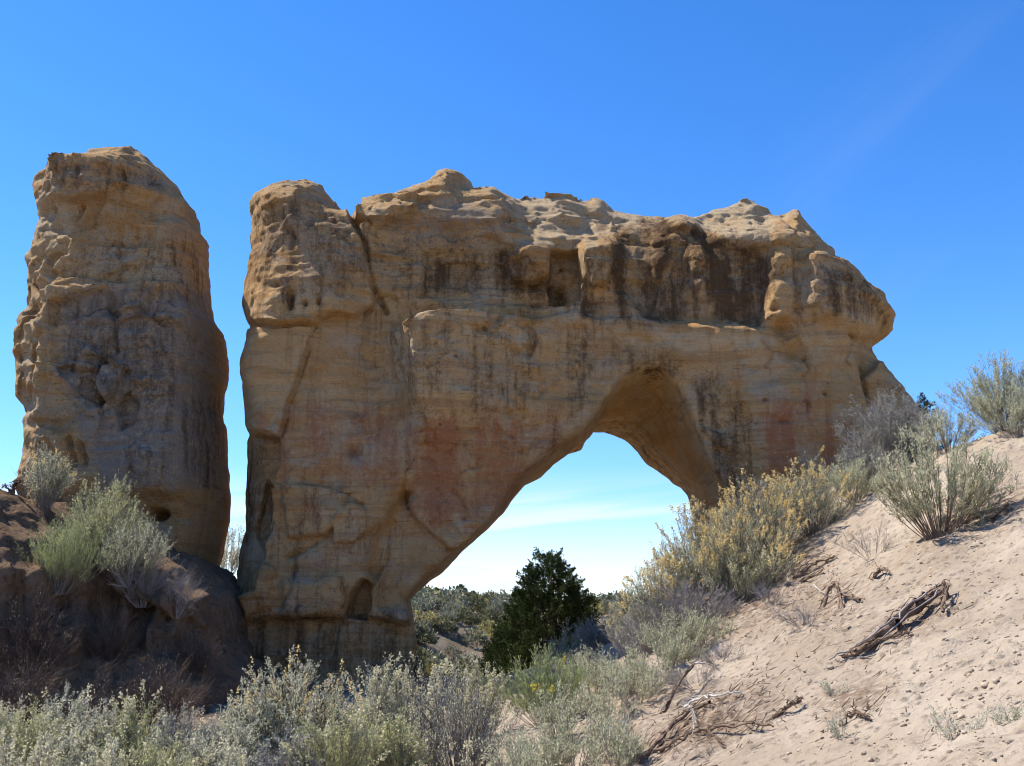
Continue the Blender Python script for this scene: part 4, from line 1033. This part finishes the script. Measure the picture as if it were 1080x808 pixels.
# far shrubs and trees
rng = np.random.default_rng(5)
def lowbush(seed, n, mat, ll=0.16, lw=0.09):
    r = np.random.default_rng(seed)
    az = r.uniform(0, 6.28, n); rr = np.sqrt(r.uniform(0, 1, n)); zz = (1 - 0.75 * rr ** 2) * r.uniform(0.25, 1, n)
    p = np.stack([0.62 * rr * np.cos(az), 0.62 * rr * np.sin(az), 0.85 * zz], 1)
    d = nrm(np.stack([np.cos(az) * rr, np.sin(az) * rr, np.full(n, 0.7)], 1) + r.normal(size=(n, 3)) * 0.5)
    v, q = leaves(p, d, ll * r.uniform(0.6, 1.3, n), lw * r.uniform(0.7, 1.3, n), r)
    m = mesh_np('hillside_shrub', v, q, attrs={'tint': np.repeat(r.random(n), 4)}); m.materials.append(mat); return m
FARS = mat_leaf('hillside_leaf', (0.15, 0.15, 0.10), (0.25, 0.245, 0.165), (0.38, 0.36, 0.23), 0.2)
FARO = mat_leaf('hillside_olive_leaf', (0.09, 0.09, 0.045), (0.15, 0.145, 0.075), (0.24, 0.22, 0.11), 0.2)
FARY = mat_leaf('hillside_yellow_leaf', (0.26, 0.22, 0.08), (0.38, 0.32, 0.13), (0.48, 0.41, 0.18), 0.2)
LB = [lowbush(1, 420, FARS), lowbush(2, 420, FARO), lowbush(3, 420, FARS), lowbush(4, 420, FARO), lowbush(6, 420, FARY)]
cnt = 0
tries = 0
while cnt < 290 and tries < 4000:
    tries += 1
    Y = 31 * math.exp(rng.uniform(0, 1.35))
    u = rng.uniform(418, 560) if rng.random() < 0.72 else rng.uniform(600, 720)
    x = (u - 540) / FPX * Y * 1.0
    if Y < 36 and abs(x - 1.0) < 2.2: continue
    z = g1(x, Y)
    # bare strip of the cut bank stays open
    if 41 < Y < 51 and -4.6 < x < -2.6 and rng.random() < 0.35: continue
    kk = int(rng.choice(5, p=[.34, .24, .22, .1, .1]))
    o = link('hillside_shrub', LB[kk])
    s = rng.uniform(0.6, 1.25) * (1.0 if Y < 60 else 1.4)
    o.location = (x, Y, z - 0.05); o.scale = (s, s, s * rng.uniform(0.8, 1.15)); o.rotation_euler = (0, 0, rng.uniform(0, 6.28))
    tag(o, 'small %s shrub on the far hillside seen through the arch' % ['grey green', 'olive green', 'grey green', 'olive green', 'yellowish'][kk], 'shrub', 'shrubs on the far hillside')
    cnt += 1
def lowtree(seed, n=500):
    r = np.random.default_rng(seed)
    az = r.uniform(0, 6.28, n); rr = np.sqrt(r.uniform(0, 1, n)); zz = r.uniform(0.05, 1, n)
    w = np.interp(zz, [0, .3, .7, 1], [.8, 1, .7, .2])
    p = np.stack([1.3 * w * rr * np.cos(az), 1.3 * w * rr * np.sin(az), 2.4 * zz], 1)
    d = nrm(p * np.array([1, 1, 0.4]) + r.normal(size=(n, 3)) * 0.6)
    v, q = leaves(p, d, 0.35, 0.2, r)
    m = mesh_np('far_juniper', v, q, attrs={'tint': np.repeat(r.random(n), 4)}); m.materials.append(FARJ); return m
FARJ = mat_leaf('far_juniper_leaf', (0.04, 0.055, 0.025), (0.07, 0.09, 0.04), (0.11, 0.125, 0.06), 0.1)
LT = [lowtree(11), lowtree(12)]
for k in range(28):
    Y = rng.uniform(85, 140); u = rng.uniform(405, 505) if k < 26 else rng.uniform(505, 700)
    x = (u - 540) / FPX * Y
    o = link('far_juniper', LT[k % 2]); s = rng.uniform(0.5, 1.0) * (0.8 if k < 26 else 0.5)
    o.location = (x, Y, g1(x, Y) - 0.1); o.scale = (s, s, s); o.rotation_euler = (0, 0, rng.uniform(0, 6.28))
    tag(o, 'dark green juniper on the distant ridge line beneath the arch', 'tree', 'junipers on the distant ridge')

# ------------------------------------------------------------------ dead wood
def limb(paths, seed, jit=0.012, k=7, sub=6):
    """one mesh from several tapering polylines: [(points, r0, r1), ...]"""
    r = np.random.default_rng(seed); VV = []; QQ = []; o = 0
    for pts, r0, r1 in paths:
        pts = np.array(pts, float); n = (len(pts) - 1) * sub + 1
        t = np.linspace(0, len(pts) - 1, n)
        # Catmull-Rom
        i = np.clip(t.astype(int), 0, len(pts) - 2); f = (t - i)[:, None]
        g = lambda q: pts[np.clip(q, 0, len(pts) - 1)]
        a, b, c, d = g(i - 1), g(i), g(i + 1), g(i + 2)
        p = 0.5 * (2 * b + (c - a) * f + (2 * a - 5 * b + 4 * c - d) * f ** 2 + (3 * b - a - 3 * c + d) * f ** 3)
        p += r.normal(size=p.shape) * jit
        tg = nrm(np.gradient(p, axis=0))
        A = nrm(np.cross(tg, np.array([0.3, 0.2, 1.0]))); B = np.cross(tg, A)
        ang = np.arange(k) * 2 * np.pi / k
        rad = 0.52 * np.linspace(r0, r1, n)[:, None] * (1 + 0.3 * r.normal(size=(n, k)).clip(-1.5, 1.5))
        v = p[:, None] + (A[:, None] * np.cos(ang)[None, :, None] + B[:, None] * np.sin(ang)[None, :, None]) * rad[:, :, None]
        VV.append(v.reshape(-1, 3))
        ii = np.arange(n * k).reshape(n, k)
        q = np.stack([ii[:-1], np.roll(ii[:-1], -1, 1), np.roll(ii[1:], -1, 1), ii[1:]], -1).reshape(-1, 4)
        QQ.append(q + o); o += n * k
        VV.append(p[[0, -1]]);
        c0 = np.stack([ii[0], np.roll(ii[0], -1), np.full(k, n * k), np.full(k, n * k)], 1)
        o += 2
    return np.concatenate(VV), np.concatenate(QQ)

def gp(u, v, Y0, lift=0.03):
    """ground point seen at photo pixel (u, v)"""
    lo, hi = 3.0, 20.0
    ys = np.linspace(lo, hi, 700)
    w = np.array([P(u, v, y) for y in ys])
    d = w[:, 2] - ground(w[:, 0], w[:, 1])
    k = np.nonzero(d < 0)[0]
    y = ys[k[0]] if len(k) else Y0
    x, _, _ = P(u, v, y)
    return np.array([x, y, g1(x, y) + lift])

def wood(name, label, paths, mat, seed, cat='dead wood', jit=0.012):
    rr = np.random.default_rng(seed + 50); extra = []
    for pts, r0, r1 in paths:
        pts = np.array(pts, float)
        for k in range(3):
            i = int(rr.integers(len(pts) - 1)); f = rr.random(); p = pts[i] * (1 - f) + pts[i + 1] * f
            ax = nrm(pts[i + 1] - pts[i]); L = rr.uniform(0.06, 0.20)
            d = nrm(ax * rr.uniform(-0.6, 1.0) + rr.normal(size=3) * 0.5 + np.array([0, 0, 0.15]))
            extra.append(([p, p + d * L * 0.5 + rr.normal(size=3) * 0.012, p + d * L], r0 * 0.28, r0 * 0.10))
        for k in range(3):                       # loose fibres lying along the wood
            o_ = rr.normal(size=(len(pts), 3)) * r0 * 0.55 + np.array([0, 0, r0 * 0.25])
            extra.append((list(pts + o_), r0 * 0.3, r1 * 0.25))
    v, q = limb(list(paths) + extra, seed, jit)
    c = v.mean(0); c[2] = v[:, 2].min()
    o = link(name, mesh_np(name, v - c, q, smooth=True), mat); o.location = c
    tag(o, label, cat); return o

a = gp(888, 698, 9.5); b = gp(915, 690, 9.6, .07); c = gp(945, 668, 10, .09); d = gp(975, 648, 10.3, .10); e = gp(997, 633, 10.6, .10); f_ = gp(990, 652, 10.2, .04)
root = wood('fallen_log', 'gnarled brown twisted log lying on the bare sand slope', [([a, b, c], 0.03, 0.075), ([c, d, e], 0.075, 0.05), ([b, c + [0, 0, .05], d + [0, 0, .05]], 0.03, 0.03), ([d, e + [.02, 0, .05], f_ + [.03, 0, 0]], 0.04, 0.025), ([gp(900, 692, 9.6), gp(935, 682, 9.8, .05), gp(960, 672, 10, .04)], 0.02, 0.02)], BROWNW, 3)
v, q = limb([([a + [-.1, 0, .0], b + [-.05, -.03, .03], c + [0, -.06, .07], d + [0, -.05, .09]], 0.012, 0.02), ([gp(880, 702, 9.4), gp(925, 694, 9.5, .03)], .01, .012), ([gp(905, 697, 9.4), gp(960, 665, 9.9, .13), gp(992, 640, 10.4, .16)], .012, .014)], 8)
o = link('bark_strip', mesh_np('bark_strip', v - np.array(root.location), q, smooth=True), DEADW, root)
o['label'] = 'bleached grey bark strips along the log'
b0 = gp(700, 752, 11); b0[2] -= 0.05
p1 = np.array(P(703, 745, b0[1])); p2 = np.array(P(715, 722, b0[1] + .1)); p3 = np.array(P(732, 700, b0[1] + .2)); p4 = np.array(P(748, 700, b0[1] + .35)); p5 = np.array(P(760, 708, b0[1] + .5))
r_ = wood('bent_branch', 'brown bent branch rising from the sand like a hook', [([b0, p1, p2, p3], 0.035, 0.02)], BROWNW, 4, jit=0.006)
v, q = limb([([p3, p4, p5], 0.018, 0.01)], 5, 0.004)
o = link('branch_tip', mesh_np('branch_tip', v - np.array(r_.location), q, smooth=True), PALEW, r_); o['label'] = 'bleached pale tip of the branch'
wood('dead_branch', 'long forked brown branch lying along the bottom of the slope', [([gp(676, 806, 9.2), gp(700, 780, 9.8), gp(724, 760, 10.3, .05), gp(750, 748, 10.6, .06)], .035, .025), ([gp(690, 798, 9.4), gp(715, 785, 9.7), gp(742, 776, 9.8, .05), gp(790, 772, 9.5, .05), gp(815, 770, 9.3, .04)], .03, .016), ([gp(745, 776, 9.8, .05), gp(756, 784, 9.5), gp(762, 792, 9.4)], .016, .008)], BROWNW, 6)
wood('dead_branch', 'bleached grey branch lying behind the hooked branch', [([gp(722, 752, 10.5, .05), gp(740, 748, 10.6, .1), gp(762, 746, 10.6, .1), gp(782, 738, 10.6, .06)], .022, .012), ([gp(727, 752, 10.5, .06), gp(732, 765, 10.2, .05), gp(731, 780, 9.9, .04)], .013, .007)], PALEW, 7)
wood('dead_branch', 'bleached pale stick at the foot of the bright green rabbitbrush', [([gp(572, 738, 12, .12), gp(580, 750, 11.6, .06), gp(592, 760, 11.2, .04), gp(612, 764, 11, .03)], .024, .012)], PALEW, 8)
wood('dead_branch', 'pale forked twig standing in the sand left of the long brown branch', [([gp(661, 792, 9.5, 0), gp(660, 775, 10, .06), gp(664, 764, 10.4, .1)], .014, .008), ([gp(660, 775, 10, .06), gp(655, 768, 10.3, .08)], .01, .006)], DEADW, 9)
wood('root_stub', 'gnarled brown root arch on the slope left of the twisted log', [([gp(868, 642, 11.3, -.03), gp(875, 634, 11.4, .14), gp(884, 632, 11.5, .16), gp(888, 642, 11.2, 0)], .04, .028), ([gp(884, 636, 11.4, .08), gp(896, 634, 11.5, .06), gp(908, 637, 11.4, .02)], .03, .02)], BROWNW, 10)
wood('root_stub', 'short dark root on the sand above the twisted log', [([gp(922, 612, 11.9, .02), gp(930, 606, 12, .07), gp(938, 609, 12, .05)], .035, .02)], BROWNW, 11)
wood('root_stub', 'dark root lying on the slope left of the tiny weeds', [([gp(815, 760, 9.4, .02), gp(835, 752, 9.6, .06), gp(846, 745, 9.8, .06)], .03, .016)], BROWNW, 12)
wood('root_stub', 'dark brown bark scrap between the tiny weeds', [([gp(885, 768, 7.9, .01), gp(900, 760, 8, .05), gp(917, 762, 8, .03)], .03, .018)], DARKT, 13)
wood('root_stub', 'brown stick under the open reddish stemmed shrub', [([gp(1046, 552, 12.2, .03), gp(1056, 545, 12.3, .06), gp(1064, 538, 12.4, .05)], .03, .02)], BROWNW, 14)
wood('root_stub', 'brown exposed root below the saltbushes', [([gp(838, 612, 13.8, .02), gp(860, 602, 14, .1), gp(880, 592, 14.2, .06)], .045, .025), ([gp(845, 615, 13.6, .02), gp(868, 608, 13.8, .06)], .03, .02)], BROWNW, 15)
wood('dead_branch', 'thin pale twig on the sand beside the gnarled root arch', [([gp(858, 620, 12, .04), gp(866, 627, 11.8, .03), gp(876, 632, 11.6, .05)], .011, .006)], PALEW, 16, jit=.004)
z_ = onbank(12, 17.0)
q0 = np.array(P(12, 520, 16.7))
wood('tree_stump', 'black charred stump on the crest of the bank', [([q0 + [0, 0, -.35], q0 + [.02, 0, 0], q0 + [.03, 0, .15], q0 + [.12, 0, .2]], .07, .03), ([q0 + [0, 0, 0], q0 + [-.1, 0, .12], q0 + [-.16, 0, .11]], .035, .015)], DARKT, 17, cat='stump')

# litter of twigs on the slope: nobody could count it
def litter_obj():
    r = np.random.default_rng(21)
    cen = [(800, 625, 80, 40, 900), (745, 768, 85, 34, 600), (1035, 545, 60, 24, 143), (870, 640, 60, 40, 110), (955, 660, 55, 18, 82), (900, 758, 40, 15, 33), (1000, 760, 90, 45, 30), (660, 725, 70, 30, 165), (690, 690, 60, 25, 110)]
    P0 = []; P1 = []
    for cu, cv, su, sv, n in cen:
        for k in range(n):
            du = r.normal() * su * .6; dv = r.normal() * sv * .6 - du * 0.35
            u = cu + du; v = cv + dv
            if not (560 < u < 1090 and v < 815): continue
            p = gp1(u, v)
            if p is None: continue
            L = 0.02 + 0.09 * r.random() ** 2; ang = r.uniform(0, 6.28) if r.random() < 0.5 else r.normal() * 0.6 + 0.5
            d = np.array([math.cos(ang), math.sin(ang)]) * L
            z0 = g1(p[0], p[1]); q = p[:2] + d
            P0.append([p[0], p[1], z0 + r.uniform(0.005, .03)]); P1.append([q[0], q[1], g1(*q) + r.uniform(0.005, .05)])
    P0 = np.array(P0); P1 = np.array(P1); R = 0.0015 + 0.006 * r.random(len(P0)) ** 2
    return tubes(P0, P1, R, R * 0.6, 4)
_ys = np.linspace(4.0, 18, 260)
def gp1(u, v):
    a = P(u, v, 1.0); w0 = np.array([a[0], 1.0, a[2] - EYE])
    x = w0[0] * _ys; z = EYE + w0[2] * _ys
    k = np.nonzero(z - hbase(x, _ys) < 0)[0]
    if not len(k): return None
    return np.array([x[k[0]], _ys[k[0]]])
v, q = litter_obj()
lo = link('twig_litter', mesh_np('twig_litter', v, q), BROWNW)
tag(lo, 'scattered brown twigs and bark on the sandy slope', 'litter', kind='stuff')

# clods
def clod_mesh(rad, seed):
    import bmesh
    bm = bmesh.new(); bmesh.ops.create_icosphere(bm, subdivisions=2, radius=1)
    me = bpy.data.meshes.new('soil_clod'); bm.to_mesh(me); bm.free()
    n = len(me.vertices); co = np.empty(n * 3, np.float32); me.vertices.foreach_get('co', co); co = co.reshape(-1, 3)
    f = 1 + 0.9 * fbm(co[:, 0] + seed * 3, co[:, 1], co[:, 2], 1.6, 3)[:, None]
    co = co * f * np.array([1, 0.85, 0.7]); 
    return co, np.array([[p.vertices[i] for i in range(3)] for p in me.polygons]), me
rng = np.random.default_rng(31)
base = [clod_mesh(1, s) for s in range(5)]
VV = []; TT = []; off = 0
n_c = 0
while n_c < 1100:
    # clods gather in loose bands down the bare sand
    if rng.random() < 0.6:
        cu, cv, su, sv = [(1000, 640, 60, 40), (1050, 590, 40, 40), (940, 690, 80, 40), (1010, 700, 80, 60), (960, 770, 100, 40), (1060, 750, 40, 50)][int(rng.integers(6))]
        u = rng.normal(cu, su); vv = rng.normal(cv, sv)
    else:
        u = rng.uniform(640, 1090); vv = rng.uniform(560, 815)
    p = gp1(u, vv)
    n_c += 1
    if p is None or p[1] > 16: continue
    s = 0.006 + 0.016 * rng.random() ** 3 + (0.012 if rng.random() < 0.02 else 0)
    c, t, _ = base[int(rng.integers(5))]
    an = rng.uniform(0, 6.28); R = np.array([[math.cos(an), -math.sin(an), 0], [math.sin(an), math.cos(an), 0], [0, 0, 1]])
    VV.append((c * s) @ R.T + np.array([p[0], p[1], g1(p[0], p[1]) + s * 0.12])); TT.append(t + off); off += len(c)
cl = link('soil_clods', mesh_np('soil_clods', np.concatenate(VV), None, np.concatenate(TT), smooth=True), CLOD)
tag(cl, 'crumbs and clods of dry soil strewn over the bare sand', 'soil clods', kind='stuff')

# ------------------------------------------------------------------ light, sky, camera
SUN_EL = math.radians(54); SUN_A = math.radians(17)       # left of the arch, a little behind it
S = Vector((-math.cos(SUN_EL) * math.cos(SUN_A), math.cos(SUN_EL) * math.sin(SUN_A), math.sin(SUN_EL)))
sun = bpy.data.lights.new('sun', 'SUN'); sun.energy = 3.1; sun.angle = math.radians(0.53); sun.color = (1.0, 0.95, 0.87)
so = bpy.data.objects.new('sun', sun); COL.objects.link(so); so.rotation_euler = (-S).to_track_quat('-Z', 'Y').to_euler(); so.location = (-20, 10, 30)

w = bpy.data.worlds.new('World'); SC.world = w; w.use_nodes = True
nt = w.node_tree; nt.nodes.clear()
out = nt.nodes.new('ShaderNodeOutputWorld'); bg = nt.nodes.new('ShaderNodeBackground')
sky = nt.nodes.new('ShaderNodeTexSky'); sky.sky_type = 'NISHITA'; sky.sun_disc = False
sky.sun_elevation = SUN_EL; sky.sun_rotation = math.atan2(S.x, S.y); sky.altitude = 2600
sky.air_density = 1.0; sky.dust_density = 0.15; sky.ozone_density = 2.5
bg.inputs['Strength'].default_value = 0.112
tc = nt.nodes.new('ShaderNodeTexCoord')
sep = nt.nodes.new('ShaderNodeSeparateXYZ'); nt.links.new(tc.outputs['Generated'], sep.inputs[0])
mp = nt.nodes.new('ShaderNodeMapping'); mp.inputs['Scale'].default_value = (1.8, 1.8, 34); mq = nt.nodes.new('ShaderNodeMapping'); mq.inputs['Rotation'].default_value = (0, 0.11, 0)
nt.links.new(tc.outputs['Generated'], mq.inputs[0]); nt.links.new(mq.outputs[0], mp.inputs[0])
nz = nt.nodes.new('ShaderNodeTexNoise'); nz.inputs['Scale'].default_value = 1.0; nz.inputs['Detail'].default_value = 6; nz.inputs['Roughness'].default_value = 0.55
nt.links.new(mp.outputs[0], nz.inputs['Vector'])
def mr(v, a, b, c, d):
    k = nt.nodes.new('ShaderNodeMapRange'); k.interpolation_type = 'SMOOTHSTEP'; nt.links.new(v, k.inputs[0])
    for i, q in enumerate((a, b, c, d)): k.inputs[i + 1].default_value = q
    return k.outputs[0]
def mm(op, a, b):
    k = nt.nodes.new('ShaderNodeMath'); k.operation = op
    for i, q in enumerate((a, b)):
        if isinstance(q, float): k.inputs[i].default_value = q
        else: nt.links.new(q, k.inputs[i])
    return k.outputs[0]
band = mr(sep.outputs[2], 0.07, 0.14, 1.0, 0.0)
streaks = mm('MULTIPLY', mr(nz.outputs['Fac'], 0.45, 0.62, 0.0, 0.95), band)
low = mr(sep.outputs[2], 0.0, 0.11, 0.55, 0.0)
mw = nt.nodes.new('ShaderNodeMapping'); mw.inputs['Rotation'].default_value = (0, 0.62, 0); nt.links.new(tc.outputs['Generated'], mw.inputs[0])
mw2 = nt.nodes.new('ShaderNodeMapping'); mw2.inputs['Scale'].default_value = (1.3, 1.3, 9.0); nt.links.new(mw.outputs[0], mw2.inputs[0])
nw = nt.nodes.new('ShaderNodeTexNoise'); nw.inputs['Scale'].default_value = 1.0; nw.inputs['Detail'].default_value = 7; nt.links.new(mw2.outputs[0], nw.inputs['Vector'])
wisp = mm('MULTIPLY', mr(nw.outputs['Fac'], 0.54, 0.74, 0.0, 0.035), mr(sep.outputs[0], 0.1, 0.3, 0.0, 1.0))
fac = mm('MAXIMUM', mm('MAXIMUM', streaks, low), wisp)
mixn = nt.nodes.new('ShaderNodeMix'); mixn.data_type = 'RGBA'
nt.links.new(fac, mixn.inputs[0]); hs = nt.nodes.new('ShaderNodeHueSaturation'); hs.inputs['Saturation'].default_value = 1.3; hs.inputs['Hue'].default_value = 0.507; nt.links.new(sky.outputs[0], hs.inputs['Color']); 
tn = nt.nodes.new('ShaderNodeMix'); tn.data_type = 'RGBA'; tn.blend_type = 'MULTIPLY'
nt.links.new(mr(sep.outputs[2], 0.0, 0.26, 1.0, 0.0), tn.inputs[0]); nt.links.new(hs.outputs[0], tn.inputs[6]); tn.inputs[7].default_value = (0.74, 0.73, 0.78, 1)
nt.links.new(tn.outputs[2], mixn.inputs[6]); mixn.inputs[7].default_value = (3.1, 3.45, 3.75, 1)
nt.links.new(mixn.outputs[2], bg.inputs['Color']); nt.links.new(bg.outputs[0], out.inputs[0])

cam = bpy.data.cameras.new('camera'); co = bpy.data.objects.new('camera', cam); COL.objects.link(co)
cam.sensor_fit = 'HORIZONTAL'; cam.sensor_width = 36; cam.lens = 36 * FPX / 1080.0; cam.clip_end = 10000; cam.clip_start = 0.05
co.location = (0, 0, EYE); co.rotation_euler = (math.pi / 2 + PITCH, 0, 0)
SC.camera = co
vs = SC.view_settings; vs.view_transform = 'Standard'; vs.look = 'None'; vs.exposure = 1.42; vs.gamma = 1; vs.use_curve_mapping = False
SC.cycles.max_bounces = 8; SC.cycles.diffuse_bounces = 4; SC.cycles.transparent_max_bounces = 8
SC.cycles.use_denoising = True; SC.cycles.filter_width = 1.0
print('done')
